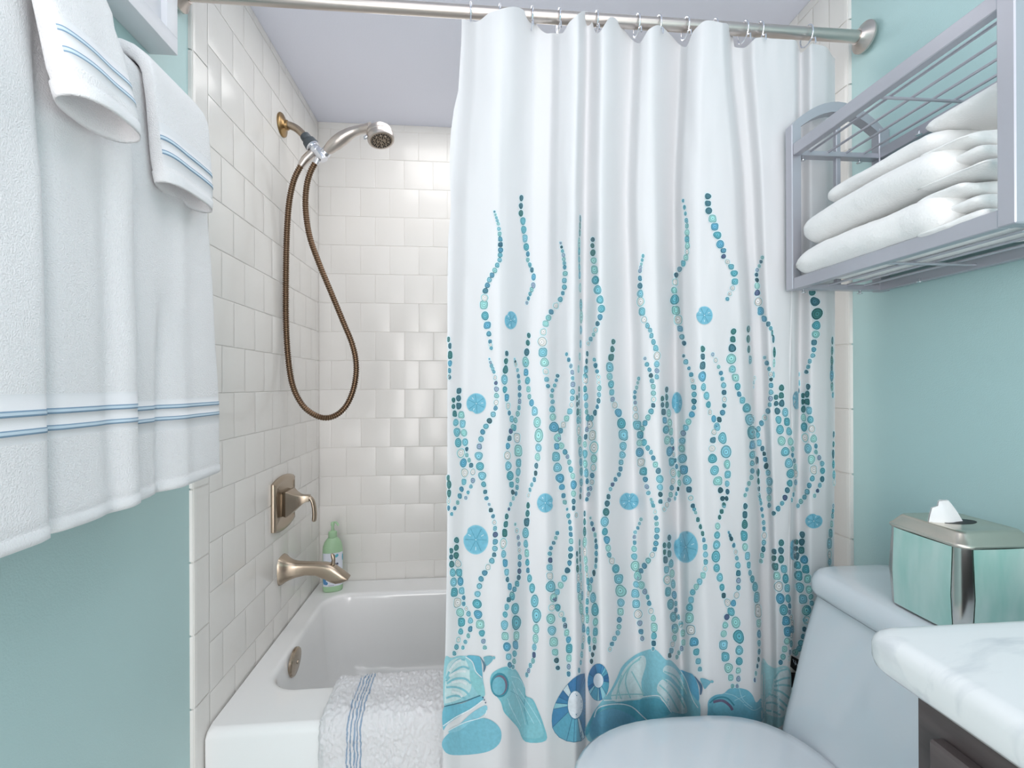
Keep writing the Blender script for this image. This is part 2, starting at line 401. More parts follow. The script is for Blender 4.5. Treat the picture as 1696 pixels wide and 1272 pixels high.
mb = MB(); xx = nrm.cross(Vector((0, 1, 0))).normalized(); yy = nrm.cross(xx)
mb2 = MB()
for rad, n in ((.0275, 24), (.0225, 20), (.016, 14), (.010, 9), (.004, 4)):
    for k in range(n):
        a = 2*PI*(k+.5*(rad < .025))/n; q = fc+nrm*.0006+(xx*math.cos(a)+yy*math.sin(a))*rad
        (mb if rad in (.0275, .016) or k % 2 else mb2).lathe(q, nrm, [(0, .0028 if rad > .025 else .0021), (.0026, .0012)], 6)
mb.build('nozzles', M['black'], hd); mb2.build('nozzle_ring', M['champ'], hd)
mb = MB(); lv = fc+Vector((-.043, -.008, .004)); mb.lathe(lv, (-.8, 0, -.5), [(-.01, .005), (.004, .0055), (.008, .003)], 12); mb.build('spray_lever', M['chrome'], hd)
# hose
hpts = [(498, 275), (487, 298), (479, 335), (475, 390), (473.5, 470), (474, 540), (478, 600), (486, 642), (502, 672), (523, 688), (543, 692), (562, 684), (577, 666), (587, 638), (590, 605), (584, 572), (568, 532), (549, 486), (528, 435), (513, 392), (506.5, 350), (507, 315), (513, 288), (523, 268)]
hv = [V(a, b_, yo-.012+.02*math.sin(PI*i/len(hpts))) for i, (a, b_) in enumerate(hpts)]
sp = spline(hv, 14)
L_ = [0.]
for a, b_ in zip(sp, sp[1:]): L_.append(L_[-1]+(b_-a).length)
tot = L_[-1]; pitch = .0066; N = int(tot/pitch)
def onpath(s_):
    import bisect
    i = min(max(bisect.bisect_left(L_, s_), 1), len(L_)-1); f = (s_-L_[i-1])/max(1e-9, L_[i]-L_[i-1]); return sp[i-1].lerp(sp[i], f)
P_, Q_ = [], []
for k in range(N):
    for f, r_ in ((.0, .0070), (.22, .0090), (.62, .0090), (.84, .0070)): P_.append(onpath((k+f)*pitch)); Q_.append(r_)
mb = MB(); mb.tube(P_, Q_, 12); mb.build('hose', M['hose'], t, sharp=40)

# ------------------------------------------------------------------ bottle on the tub corner
bx, by = .071, -.078
t = thing('soap_bottle', (bx, by, ZRIM), 'mint green pump bottle standing in the back left corner of the tub', 'bottle')
def ov(z, a, b_, n=32, ex=2.4, rot=.25):
    out = []
    for k in range(n):
        q = 2*PI*k/n; u = a*math.copysign(abs(math.cos(q))**(2/ex), math.cos(q)); v = b_*math.copysign(abs(math.sin(q))**(2/ex), math.sin(q))
        out.append((bx+u*math.cos(rot)-v*math.sin(rot), by+u*math.sin(rot)+v*math.cos(rot), ZRIM+z))
    return out
mb = MB(); mb.loft([ov(0, .031, .019), ov(.004, .034, .022), ov(.02, .0345, .0225), ov(.14, .0345, .0225), ov(.160, .033, .022), ov(.174, .0285, .020), ov(.185, .021, .017), ov(.192, .014, .0135)], True, True, True)
mb.build('body', M['green'], t, sharp=60)
mb = MB()   # wrap label on the front half
lr = []
for z in (.022, .05, .09, .125, .140):
    q = ov(z, .0349, .0229, 64); lr.append(q[36:62])
mb.loft(lr, False); lb = mb.build('label', M['labelw'], t)
def lab(us, zs, off=.0006):   # point on the label face
    q = ov(0, .0349+off, .0229+off, 256)
    i = int(round((us+1)/2*(248-144)+144)); p = q[min(max(i, 0), 255)]; return (p[0], p[1], ZRIM+zs)
mb = MB()
def blob(u, z, ru, rz, n=14, off=.0006, hs=None, m=0):
    vs = [lab(u, z, off)]
    for k in range(n):
        a = 2*PI*k/n; s_ = 1
        if hs: s_ = .75+.35*abs(math.sin(a*.5+PI/4))
        vs.append(lab(u+ru*math.cos(a)*s_, z+rz*math.sin(a)*s_, off))
    mb.add(vs, [(0, i, i % n+1) for i in range(1, n+1)], m)
blob(.1, .128, .16, .0045); blob(.22, .131, .10, .005); blob(-.02, .131, .10, .005)
mb.build('heart_print', M['labelt'], lb, smooth=False)
mb = MB(); blob(-.95, .105, .06, .007); mb.build('leaf_print', M['labelt'], lb, smooth=False)
mb = MB(); blob(.85, .12, .12, .012); mb.build('leaf_print', M['labelt'], lb, smooth=False)
mb = MB(); blob(-.75, .045, .22, .016); blob(-.85, .06, .14, .012); blob(-.55, .034, .16, .006); mb.build('figure_print', M['labelb'], lb, smooth=False)
mb = MB()
def stroke(pts, wd, off=.0009):
    q = [Vector(lab(u, z, off)) for u, z in pts]; mb.tube(q, wd, 5)
for u0, z0, n in ((-.45, .108, 9), (-.1, .101, 8)):
    pts = []
    for k in range(n*3): pts.append((u0+k*.018, z0+.0032*math.sin(k*1.9)+(.003 if k % 9 == 0 else 0)))
    stroke(pts, .0008); mb.build('lettering', M['ink'], lb); mb = MB()
stroke([(-.35+.02*k, .026+.001*math.sin(2.3*k)) for k in range(18)], .0004)
mb.build('lettering', M['ink'], lb)
mb = MB(); blob(-.15, .041, .09, .0045, off=.0008); mb.build('drop_print', M['ink'], lb, smooth=False)
mb = MB(); tp = ZRIM
mb.lathe((bx, by, tp+.190), (0, 0, 1), [(0, .0145), (.002, .0155), (.020, .0150), (.022, .013), (.024, .009), (.026, .0055), (.042, .005), (.043, .007), (.053, .0068), (.056, .004)], 24)
mb.tube(spline([(bx, by, tp+.242), (bx+.010, by-.004, tp+.246), (bx+.018, by-.007, tp+.242), (bx+.0225, by-.009, tp+.234)], 4), .0036, 10)
mb.build('pump', M['green'], t)

# pale bottle standing on the tub edge at the right, seen below the raised curtain corner
q = at(1318, 1140, Y=-.72)
t = thing('toiletry_bottle', (q.x+.01, -.72, ZRIM), 'pale bottle with black top label and black base on the right tub edge', 'bottle')
mb = MB(); mb.rbox(q.x-.03, q.x+.05, -.745, -.70, ZRIM+.035, ZRIM+.15, .008, 3); mb.build('body', M['pale'], t)
mb = MB(); mb.rbox(q.x-.031, q.x+.051, -.746, -.699, ZRIM+.0005, ZRIM+.036, .006, 2); mb.build('base', M['black'], t)
# ------------------------------------------------------------------ curtain
Y0 = -.845; AMP = .0180
LV = [70, 330, 640, 900, 1190]
KEYS = [((764, 746, 741, 741, 735), .6), ((792, 775, 770, 770, 765), 2.0), ((828, 824, 826, 824, 822), 3.0), ((846, 834, 838, 840, 840), 2.6),
        ((890, 885, 880, 878, 875), -.6), ((913, 908, 903, 903, 900), -.4), ((928, 924, 926, 926, 928), 1.6), ((957, 952, 949, 950, 953), 3.0), ((964, 959, 958, 960, 962), 2.0),
        ((973, 968, 966, 968, 972), .0), ((998, 995, 992, 995, 1000), 2.4), ((1046, 1037, 1045, 1050, 1055), -1.2), ((1064, 1056, 1066, 1075, 1085), 1.2), ((1078, 1082, 1090, 1095, 1105), 1.9),
        ((1126, 1116, 1118, 1123, 1130), -1.4), ((1140, 1130, 1134, 1140, 1146), 1.3), ((1167, 1160, 1165, 1170, 1180), 3.0), ((1196, 1215, 1228, 1238, 1244), 2.8), ((1205, 1228, 1243, 1253, 1262), 1.6),
        ((1211, 1234, 1250, 1260, 1268), -.9), ((1225, 1246, 1262, 1272, 1278), -.8), ((1250, 1265, 1277, 1284, 1290), .9), ((1285, 1290, 1300, 1303, 1305), 1.0), ((1317, 1318, 1316, 1313, 1310), .7),
        ((1324, 1325, 1323, 1319, 1315), -1.0), ((1345, 1345, 1345, 1345, 1345), .6), ((1368, 1368, 1368, 1368, 1368), .2), ((1383, 1383, 1382, 1380, 1378), -1.4)]
def keyx(xs_, y):
    if y <= LV[0]: return xs_[0]
    for i in range(4):
        if y <= LV[i+1]:
            f = (y-LV[i])/(LV[i+1]-LV[i]); f = f*f*(3-2*f)*.5+f*.5
            return xs_[i]+(xs_[i+1]-xs_[i])*f
    return xs_[4]
_kc = {}
def depth(px, py):
    ky = round(py*2)
    if ky not in _kc:
        xs_ = [keyx(k[0], py) for k in KEYS]; ps = [k[1] for k in KEYS]; n = len(xs_)
        d = [0]*n
        for i in range(1, n-1):
            s0 = (ps[i]-ps[i-1])/(xs_[i]-xs_[i-1]); s1 = (ps[i+1]-ps[i])/(xs_[i+1]-xs_[i])
            d[i] = 0 if s0*s1 <= 0 else 2*s0*s1/(s0+s1)
        _kc[ky] = (xs_, ps, d)
    xs_, ps, d = _kc[ky]
    if px <= xs_[0]: p = ps[0]
    elif px >= xs_[-1]: p = ps[-1]
    else:
        i = 0
        while px > xs_[i+1]: i += 1
        h = xs_[i+1]-xs_[i]; t_ = (px-xs_[i])/h
        p = (2*t_**3-3*t_*t_+1)*ps[i]+(t_**3-2*t_*t_+t_)*h*d[i]+(-2*t_**3+3*t_*t_)*ps[i+1]+(t_**3-t_*t_)*h*d[i+1]
    p += .22*noise.noise(Vector((px*.018, py*.005, 3.3)))+.12*noise.noise(Vector((px*.05, py*.012, 1.7)))
    return p*AMP
def CP(px, py, off=0.):
    return at(px, py, Y=Y0-depth(px, py)-off)
EDGE = [(30, 765), (70, 764), (110, 761.5), (150, 759), (180, 752), (215, 747), (260, 744.5), (300, 745), (345, 747), (390, 742.5), (470, 741), (640, 741), (900, 740.5), (1000, 739), (1100, 737), (1200, 735), (1440, 730)]
def edge(y):
    for (a, xa), (b_, xb) in zip(EDGE, EDGE[1:]):
        if y <= b_: return xa+(xb-xa)*(max(y, a)-a)/(b_-a)
    return EDGE[-1][1]
ZHEM = 1.846
mb = MB(); cols = []
NX = 268; rows = []
def xcol(i, y):
    f = i/NX; xl = edge(y); xr = 1383 if y < 640 else 1383-3*(min(y, 1190)-640)/550
    return xl+(xr-xl)*f
NYR = 130
grid = []
for j in range(NYR+1):
    row = []
    for i in range(NX+1):
        xg = xcol(i, 600)
        # top: follows the straight hem at constant height, bottom: hem (raised at the far right corner)
        c = CP(xg, 60); yt = 637-774.2*(ZHEM-1.10)/max(.2, (c-CAM).dot(F))
        sag = 2.0*abs(math.sin((xg-740)*PI/52)); yt += sag
        yb = 1430 if xg < 1309 else (1083+ (xg-1309)*.55)
        v = j/NYR; y = yt+(yb-yt)*v
        x = xcol(i, y)
        row.append(CP(x, y))
    grid.append(row)
mb.loft(grid, False)
# hooks slots are in the hem; print -------------------------------------------------
pal_big = [(122, 190, 204), (108, 182, 196), (150, 208, 206), (96, 168, 196), (134, 196, 212), (92, 170, 184), (160, 212, 208)]
pal_mid = [(110, 180, 196), (96, 164, 186), (128, 190, 206), (88, 152, 178), (140, 198, 200), (150, 172, 196)]
pal_dk = [(62, 112, 132), (70, 130, 146), (84, 104, 140), (80, 132, 150), (56, 100, 112)]
def darker(c, f): return tuple(v*f for v in c)
def disc(cx, cy, rx, ry, shape, sc_, c, lay, rings=2):
    n = len(shape); vs = [CP(cx, cy, .0010+.00040*lay)]; fs = []
    for q in range(1, rings+1):
        for k in range(n):
            a = 2*PI*k/n; s_ = sc_*shape[k]*q/rings
            vs.append(CP(cx+rx*s_*math.cos(a), cy+ry*s_*math.sin(a), .0010+.00040*lay))
    for k in range(n): fs.append((0, 1+(k+1) % n, 1+k))
    for q in range(rings-1):
        for k in range(n): fs.append((1+q*n+k, 1+q*n+(k+1) % n, 1+(q+1)*n+(k+1) % n, 1+(q+1)*n+k))
    mb.add(vs, fs, 1, lin(c))
def bead(cx, cy, rx, ry, rb, first=False):
    n = 12 if ry < 5 else 16
    e = rb.uniform(0, .16); ph = rb.uniform(0, 6); e2 = rb.uniform(0, .07); ph2 = rb.uniform(0, 6)
    sq_ = rb.choice((0, 0, .07))
    shape = [1+e*.5*math.cos(2*2*PI*k/n+ph)+e2*math.cos(3*2*PI*k/n+ph2)-sq_*math.cos(4*2*PI*k/n) for k in range(n)]
    rg = 3 if ry > 8 else (2 if ry > 3 else 1)
    disc(cx, cy, rx+1.1, ry+1.1, shape, 1.0, (205, 232, 238), 0, rg)
    u = rb.random()
    if ry < 2.2 or rx < 1.2:
        c = rb.choice(pal_mid+pal_dk); disc(cx, cy, rx, ry, shape, 1., c, 1, rg); return
    if first: b_ = rb.choice(((66, 128, 128), (74, 134, 138), (70, 120, 134))); o = darker(b_, .6)
    elif u < .10 and ry > 3:   # cream bead
        b_ = (222, 222, 218); o = rb.choice(((128, 150, 158), (150, 160, 158), (120, 180, 182)))
    elif u < .30 and ry < 5.5: b_ = rb.choice(pal_dk); o = darker(b_, .62)
    elif ry > 5.2: b_ = rb.choice(pal_big); o = darker(b_, .70)
    else: b_ = rb.choice(pal_mid); o = darker(b_, .62)
    disc(cx, cy, rx, ry, shape, 1., o, 1, rg)
    rim = .84 if ry > 5 else .80
    disc(cx, cy, rx, ry, shape, rim, b_, 2, rg)
    if ry > 3.4 and rx > 2.2:
        s2 = rb.uniform(.50, .64); dx, dy = rb.uniform(-.1, .1)*rx, rb.uniform(-.1, .1)*ry
        disc(cx+dx, cy+dy, rx, ry, shape, s2, darker(b_, .80), 3, 1)
        b2 = tuple(min(236, v*1.06+6) for v in b_)
        disc(cx+dx, cy+dy, rx, ry, shape, s2-.11, b2, 4, 1)
        disc(cx+dx, cy+dy, max(.7, rx*.11), max(.8, ry*.10), [1]*8, 1, (40, 60, 70), 5, 1)
    else:
        disc(cx, cy, rx, ry, shape, .34, tuple(min(230, v*1.25+14) for v in b_), 3, 1)
        if rx > 1.6: disc(cx, cy, max(.55, rx*.13), max(.6, ry*.13), [1]*6, 1, (40, 70, 80), 4, 1)
CR = {1: (730, 300, 3.8545), 2: (1060, 300, 3.634), 3: (730, 600, 5.53), 4: (730, 820, 5.53), 5: (730, 1000, 4.988), 6: (1060, 1000, 4.988), 7: (950, 600, 5.53), 8: (1170, 600, 5.53), 9: (950, 820, 5.53), 10: (1170, 820, 5.53)}
CH = [
(.9, .9, 1, '343,195,8 367,272,11 380,370,17 382,440,19 376,503,16 345,570,18 310,630,18 285,700,20 275,790,30 283,860,28 297,920,26 307,975,18 315,1024,14 322,1066,12'),
(.65, .7, 1, '515,108,20 512,158,20 512,205,22 525,255,26 530,310,26 538,365,26 546,420,26 556,465,18 556,503,16 582,567,18 593,612,22 591,665,20 570,720,15 550,777,12'),
(.85, .95, 1, '765,395,9 783,472,13 791,550,14 794,590,18 789,635,18 789,677,18 779,715,14 763,755,18 735,795,20 705,835,18 670,910,22 655,963,23 648,1025,32 652,1093,32 662,1157,30 670,1215,20 3:970,157,24 982,218,20'),
(.2, .2, 1, '891,240,25 888,330,25 884,395,35 884,500,25 887,600,28 890,680,30 895,790,40 897,865,45 895,950,30 893,1040,28 888,1120,25 880,1200,25'),
(.85, .85, 1, '970,373,16 968,412,16 971,457,21 976,507,22 981,566,28 987,632,28 1001,694,30 1017,757,27 1026,815,27 1017,868,20 1001,910,17 988,950,17 975,980,12 957,1008,15 941,1036,12'),
(.55, .6, 1, '50,1010,18 58,1052,20 60,1110,28 59,1163,22 56,1210,18 54,1250,16 3:80,135,24'),
(.7, .85, 2, '18,450,12 8,500,10 0,540,14 0,630,20 3,725,30 12,785,27 25,833,22 45,870,18 61,897,16 69,930,17 81,968,18 95,1005,20 103,1052,26 101,1102,20 102,1142,17 101,1178,16'),
(.55, .95, 2, '259,118,12 267,157,15 273,195,13 279,237,17 282,270,17 283,310,22 283,350,22 285,388,22 283,425,18 276,460,20 260,495,20 238,530,18 218,565,17 212,607,22 206,657,22 209,713,32 216,778,30 229,835,30 241,888,20 252,937,17 265,975,15'),
(1, 1, 2, '409,91,19 409,134,19 414,178,21 437,226,25 450,274,24 466,325,24 483,380,25 502,418,17 503,453,15 527,485,15 549,515,18 567,555,21 571,605,21 558,643,15 541,678,13 526,709,12'),
(.9, .8, 2, '736,460,11 728,485,11 718,511,10 705,535,12 701,563,13 704,595,14 705,630,20 706,672,20 712,726,28 726,782,26 747,828,20 772,860,17 787,886,14'),
(.28, .25, 2, '796,915,20 803,950,25 809,1030,32 807,1095,25 805,1165,20'),
(.95, .95, 2, '1036,668,22 1053,725,29 1066,798,36 1062,868,27 1058,922,24 1048,971,19 1046,1014,16 1040,1050,15 1022,1084,14 1012,1118,13 1001,1148,13'),
(.22, .3, 2, '1158,960,25 1155,1080,30 1154,1170,38 1156,1240,25'),
(.45, .3, 2, '653,890,22 652,950,26 655,1012,24 664,1075,28'),
(.5, .3, 2, '690,1186,12 685,1212,11 684,1240,8'),
(.75, .8, 3, '117,346,24 116,405,24 128,472,30 138,552,34 149,640,42 160,737,42 185,832,46 207,922,42 218,1012,42 212,1095,30 190,1162,26 174,1225,26 155,1285,20 128,1337,20 100,1390,18'),
(.78, .8, 3, '167,262,30 163,330,30 165,400,33 188,482,37 200,563,38 212,647,36 223,732,36 238,795,21 238,850,21 259,897,21 278,944,25 294,1005,30 294,1083,26 276,1138,20 250,1192,18 229,1242,18'),
(.85, .95, 3, '445,-30,10 465,32,20 487,88,17 498,140,20 505,190,20 510,246,26 511,306,26 508,368,26 502,420,23 480,477,28 446,536,28 414,587,27 384,638,26 369,704,28 353,772,28 348,858,40 359,953,40 379,1040,40 393,1118,26 407,1187,21 419,1246,20'),
(.62, .62, 3, '605,-81,26 598,-10,30 593,68,40 584,158,48 587,250,33 605,323,36 617,400,32 628,465,24 650,520,32 672,600,34 698,692,50 710,810,60 713,922,42 709,1005,38 702,1082,28 699,1146,26 689,1203,22 664,1247,20 641,1300,20 625,1345,18'),
(.65, .75, 3, '677,-30,10 689,18,20 704,72,18 712,127,22 718,178,20 722,235,26 722,300,25 722,358,25 717,417,23 705,472,27 685,532,27 660,590,26 641,632,26 630,697,28 615,767,30 611,855,42 619,950,42 636,1040,44 649,1120,30 660,1190,24'),
(.65, .65, 1, '562,985,18 556,1032,20 549,1092,26 542,1155,34 545,1222,22 3:778,5,40 781,92,35 795,168,36 803,247,30 811,315,26 832,372,34 860,448,45 883,550,52 898,670,64 895,783,42 887,868,38 875,948,28 869,1016,26 857,1075,24 833,1122,22 817,1168,20 804,1218,18'),
(.95, .65, 3, '1070,124,18 1058,165,16 1043,212,18 1022,258,19 1016,308,20 1024,362,22 1021,430,32 1026,502,35 1038,594,52 1069,690,40 1105,765,32 1138,822,28 1161,865,22 1177,915,25 1191,982,30 1209,1042,30 1217,1122,42 1216,1203,32 1217,1275,28 1217,1335,25 1243,1400,22'),
(.75, .9, 1, '803,1105,12 817,1140,15 831,1180,14 3:1193,35,20 1204,92,23 1208,146,20 1210,203,28 1208,270,28 1204,330,26 1198,390,23 1182,450,30 1152,515,30 1122,573,30 1097,627,28 1080,695,26 1063,770,32 1056,865,46 1069,965,45 1092,1062,45 1110,1143,30 1124,1222,24 1136,1282,22'),
(.5, .5, 3, '68,1060,30 76,1120,42 76,1200,38 72,1270,28 72,1335,26'),
(.75, .8, 4, '97,510,26 96,567,26 101,633,33 110,710,38 118,797,42 124,890,45 152,985,48 178,1075,44 190,1163,45 183,1250,30 5:146,298,24 130,357,24 112,410,20'),
(.75, .8, 4, '145,413,30 143,482,30 141,553,33 158,627,38 168,710,40 180,790,40 191,877,36 210,940,22 210,996,22 233,1040,21 254,1087,27 272,1150,30 270,1227,28 5:227,265,20 203,315,19 183,362,17'),
(.9, .95, 4, '443,85,14 459,138,23 479,194,20 491,250,22 497,305,22 500,362,28 499,428,28 496,490,28 489,547,23 468,602,28 433,661,28 403,713,28 369,768,27 354,834,28 337,906,30 333,996,45 341,1093,42 361,1184,44 5:340,243,28 352,310,21 364,362,18'),
(.65, .65, 4, '604,196,28 596,267,32 586,347,40 573,442,50 576,540,36 590,622,38 604,706,34 611,773,26 632,838,33 655,925,40 682,1040,55 692,1168,68 5:625,265,40 618,340,38 610,412,28 606,475,24 597,522,20'),
(.65, .8, 4, '683,268,14 697,325,23 710,388,22 717,448,22 721,505,22 724,568,27 722,633,27 720,697,27 714,755,26 699,812,30 675,863,28 650,910,26 623,958,27 605,1025,30 590,1094,30 584,1190,45 5:532,268,38 547,355,40 561,438,30 570,505,24'),
(.55, .65, 4, '800,95,30 795,168,34 787,248,45 777,347,52 779,447,37 788,532,38 793,617,33 798,690,28 813,763,38 837,853,46 860,970,60 877,1103,70 5:787,207,42 783,288,40 773,358,30 770,423,26 762,472,24 740,510,22 726,552,22 711,587,20'),
(.95, .65, 4, '1067,348,20 1053,392,17 1034,438,19 1009,486,20 999,537,22 1003,596,26 997,663,33 999,742,37 1007,838,55 1034,940,42 1070,1030,35 1104,1093,30 1128,1140,24 1139,1195,26 5:1028,182,24 1040,240,30 1055,297,30 1061,370,42 1059,450,34 1057,520,25 1056,580,24'),
(.75, .92, 4, '1157,130,14 1168,190,24 1181,247,22 1188,305,24 1191,360,24 1194,422,28 1190,493,28 1188,557,28 1179,622,26 1160,690,30 1130,763,32 1098,825,32 1065,888,30 1040,950,30 1018,1030,35 1008,1133,48 1018,1240,45 5:933,315,42 945,400,30 956,468,24 967,530,20'),
(.35, .35, 7, '32,325,26 33,385,26 38,455,35 41,530,38 47,625,48 56,715,45 63,820,50 67,915,40 70,1000,40 70,1100,40 66,1170,28 62,1230,28'),
(.25, .25, 7, '51,245,28 50,305,26 49,370,28 58,460,38 60,530,35'),
(.45, .85, 1, '935,1102,18 931,1150,18 928,1200,24 923,1255,30 7:113,68,38 108,155,45 105,245,32 111,318,38 115,395,30 119,455,25 132,510,33 150,570,40 172,670,50 187,780,58 186,883,40 181,965,35 170,1037,27 168,1098,26 154,1155,22 136,1210,22 122,1255,20'),
(.9, .5, 1, '980,1140,12 988,1175,15 998,1215,14 7:201,32,22 215,83,18 228,135,22 231,185,21 236,238,27 233,297,25 229,353,26 217,408,22 196,462,28 166,512,28 140,565,28 122,615,27 110,683,28 103,752,30 103,840,42 105,930,40 115,1015,42 124,1090,28 132,1160,20'),
(.75, .9, 1, '1102,1025,18 1096,1073,20 1088,1125,25 1079,1187,32 1080,1247,22 7:331,45,45 330,132,33 344,202,36 350,275,30 357,340,25 378,393,32 411,462,40 438,560,50 456,665,55 454,768,40 447,848,35 435,916,27 430,977,24 416,1028,22 384,1073,21 357,1120,21 338,1162,18'),
(.8, .85, 7, '596,150,18 587,188,15 577,232,18 562,273,19 559,320,20 564,370,20 565,425,28 571,495,33 583,577,48 610,665,38 645,735,33 679,785,26 709,825,22 730,877,25 750,938,30 776,995,30 790,1070,40 792,1145,32 795,1210,26 796,1275,24'),
(.9, .95, 2, '30,1068,10 42,1103,15 57,1135,14 66,1170,15 72,1203,15 7:719,170,22 729,223,26 731,283,26 733,340,26 729,395,23 710,450,28 681,506,28 654,558,28 629,607,25 612,675,28 606,738,32 605,825,42 617,915,40 639,1000,40 657,1073,26 671,1140,23 685,1197,21'),
(.65, .75, 7, '814,333,26 815,390,26 825,455,33 836,532,33 847,617,42 858,713,42 880,815,46 899,912,42 912,1010,42 910,1090,30 899,1150,27 890,1213,27 876,1260,22 855,1305,26 830,1345,22'),
(.5, .6, 7, '853,250,30 853,320,30 856,390,33 872,467,38 881,555,42 892,635,36 901,722,36 912,790,22 917,845,22 932,900,22 944,955,25 964,1022,32 968,1103,30 957,1160,22 941,1205,20 929,1247,18'),
(.9, .95, 2, '262,1052,10 276,1088,17 7:1056,55,17 1077,113,23 1088,167,22 1100,228,28 1104,295,27 1103,358,28 1101,415,24 1083,478,30 1052,545,30 1027,600,30 1004,650,28 996,720,32 990,790,35 995,882,45 1010,985,44 1038,1080,45 1057,1165,30 1074,1243,25 9:1092,98,22 1117,160,15'),
(.7, .72, 2, '378,1010,20 378,1056,20 377,1110,26 7:1179,130,50 1190,228,35 1218,307,38 1235,388,32 1250,458,26 8:68,518,33 98,590,40 148,695,55 180,820,65 190,935,42 195,1028,40 190,1112,30 193,1185,27 185,1248,24 160,1312,24'),
(.85, .95, 2, '438,1043,12 456,1078,15 8:112,42,18 133,99,22 145,152,20 158,211,28 162,276,26 165,340,26 163,397,22 148,461,28 118,525,27 95,585,28 69,640,27 60,713,30 52,790,32 56,883,45 75,990,45 105,1088,45 129,1172,28 148,1248,24'),
(.9, .75, 2, '563,905,19 559,952,20 555,1005,26 549,1070,33 557,1132,23 575,1183,25 8:238,65,35 266,140,38 286,222,34 300,292,26 330,348,33 370,420,45 399,525,55 422,643,62 425,757,42 423,847,38 420,925,28 421,995,26 413,1055,24 390,1110,22 371,1165,20 355,1217,20'),
(.9, .7, 2, '750,1062,10 763,1095,15 777,1130,13 8:589,110,24 592,157,20 592,212,26 592,275,26 587,333,27 580,388,22 563,447,27 534,507,27 505,558,28 477,610,26 468,665,30 482,738,33 513,790,26 529,838,22 538,890,26 547,950,30 564,1012,30 576,1092,42 574,1175,36 573,1245,30 575,1310,24'),
(.8, .9, 8, '638,320,26 639,378,26 650,447,33 661,527,36 674,617,44 689,720,44 723,820,46 756,925,46 772,1020,44 764,1108,32 741,1172,28 720,1240,28 693,1292,22 657,1340,26 616,1383,22'),
(.85, .4, 8, '688,234,30 686,304,31 690,376,34 722,459,40 738,545,40 757,633,38 771,727,38 790,795,24 789,850,22 807,903,24 815,960,32 821,1020,35 818,1100,30 812,1160,22 798,1212,22 783,1262,20'),
(.65, .9, 8, '884,305,26 884,362,26 888,430,33 890,508,36 895,592,43 903,690,42 930,790,46 962,890,44 982,985,42 970,1065,28 942,1128,27 922,1187,28 898,1235,24 865,1275,24 838,1315,20'),
(.75, .8, 8, '931,224,28 922,292,31 922,362,33 940,442,38 952,525,38 965,610,38 982,700,38 1003,768,22 1003,822,22 1033,874,24 1060,928,26 1064,994,30 1061,1070,28 1039,1127,22 1018,1177,20 991,1223,18'),
(.25, .3, 8, '1148,50,40 1147,130,45 1150,220,40 1158,300,28'),
(.25, .3, 8, '1166,660,30 1164,750,30 1161,840,42 1163,935,40 1168,1030,40 1170,1100,30'),
(.2, .2, 8, '850,110,20 851,190,30 848,260,25'),
(.4, .5, 8, '463,900,40 472,1010,38 476,1090,30 480,1160,25 484,1220,24'),
(.35, .35, 9, '32,538,28 33,605,28 37,675,38 43,755,40 47,848,50 58,940,48 70,1040,55 85,1130,48 92,1220,45 5:1180,290,30 1172,350,28 1165,420,30 1157,485,22 1143,550,24'),
(.22, .22, 9, '56,435,32 57,510,35 60,580,35 63,665,40 68,745,40 70,830,45 78,920,45'),
(.3, .65, 9, '101,170,30 101,245,35 101,335,45 101,430,50 103,520,45 110,595,42 117,675,35 122,735,30 132,790,35 150,850,40 178,940,52 196,1050,64 200,1162,42 5:1277,232,38 1270,303,28 1268,362,24 1254,420,22 1245,475,22'),
(.7, .35, 9, '154,210,13 168,262,24 182,313,22 196,365,22 203,418,22 208,472,28 207,535,27 206,597,26 202,652,24 186,713,30 163,780,30 140,850,32 133,905,30 125,975,33 122,1055,35 124,1132,45 5:1215,225,38 1225,300,38 1232,372,25'),
(.8, .88, 9, '320,15,25 308,77,30 298,155,38 285,243,48 287,335,35 305,410,37 317,485,32 327,548,26 352,604,33 387,675,42 413,768,50 432,878,60 433,985,40 430,1068,37 419,1142,28 416,1207,26 5:1463,240,22 1435,287,22 1415,332,20 1398,376,19'),
(.88, .75, 9, '617,222,16 603,260,15 588,301,17 564,340,18 557,383,20 559,436,21 554,493,30 556,563,33 564,650,50 587,740,44 620,824,38 652,884,28 678,935,22 692,992,26 709,1062,30 730,1128,30 738,1212,44 6:115,265,32 113,327,26 108,372,16'),
(.9, .9, 9, '710,40,14 729,96,20 747,153,18 756,210,23 761,264,22 765,322,28 761,382,27 754,443,27 744,495,23 721,548,28 683,600,28 648,648,28 617,694,26 592,755,28 574,818,32 565,902,43 573,997,42 591,1090,44 606,1173,28 6:8,230,24 18,287,20'),
(.62, .7, 9, '833,460,28 834,522,26 842,593,36 852,683,38 858,775,50 866,885,46 889,1000,50 914,1115,48 928,1220,44 6:290,205,42 285,283,28 270,335,26 259,388,26 245,428,22'),
(.55, .65, 9, '877,390,30 874,460,33 877,537,35 893,628,40 902,718,40 912,815,40 922,915,40 936,993,26 937,1055,26 960,1118,25 983,1183,32 6:338,168,28 354,243,32 358,320,28 344,370,24 321,405,20 305,440,19'),
(.7, .92, 9, '1139,225,25 1162,290,23 1182,352,24 1193,411,23 1204,476,30 1208,545,30 1210,613,28 1205,675,26 1186,735,32 1155,792,32 1124,840,30 1091,890,30 1076,960,32 1062,1030,38 1060,1125,50 1073,1235,50 6:446,315,42 465,398,30 481,475,26 495,540,20'),
(.75, .75, 10, '160,90,25 140,150,25 121,203,22 103,285,32 98,367,36 93,457,44 87,563,55 94,668,40 123,755,40 143,845,33 158,920,28 193,985,38 228,1070,42 6:792,155,50 815,272,60 820,385,42 820,475,37 812,552,28 813,620,25 803,680,18'),
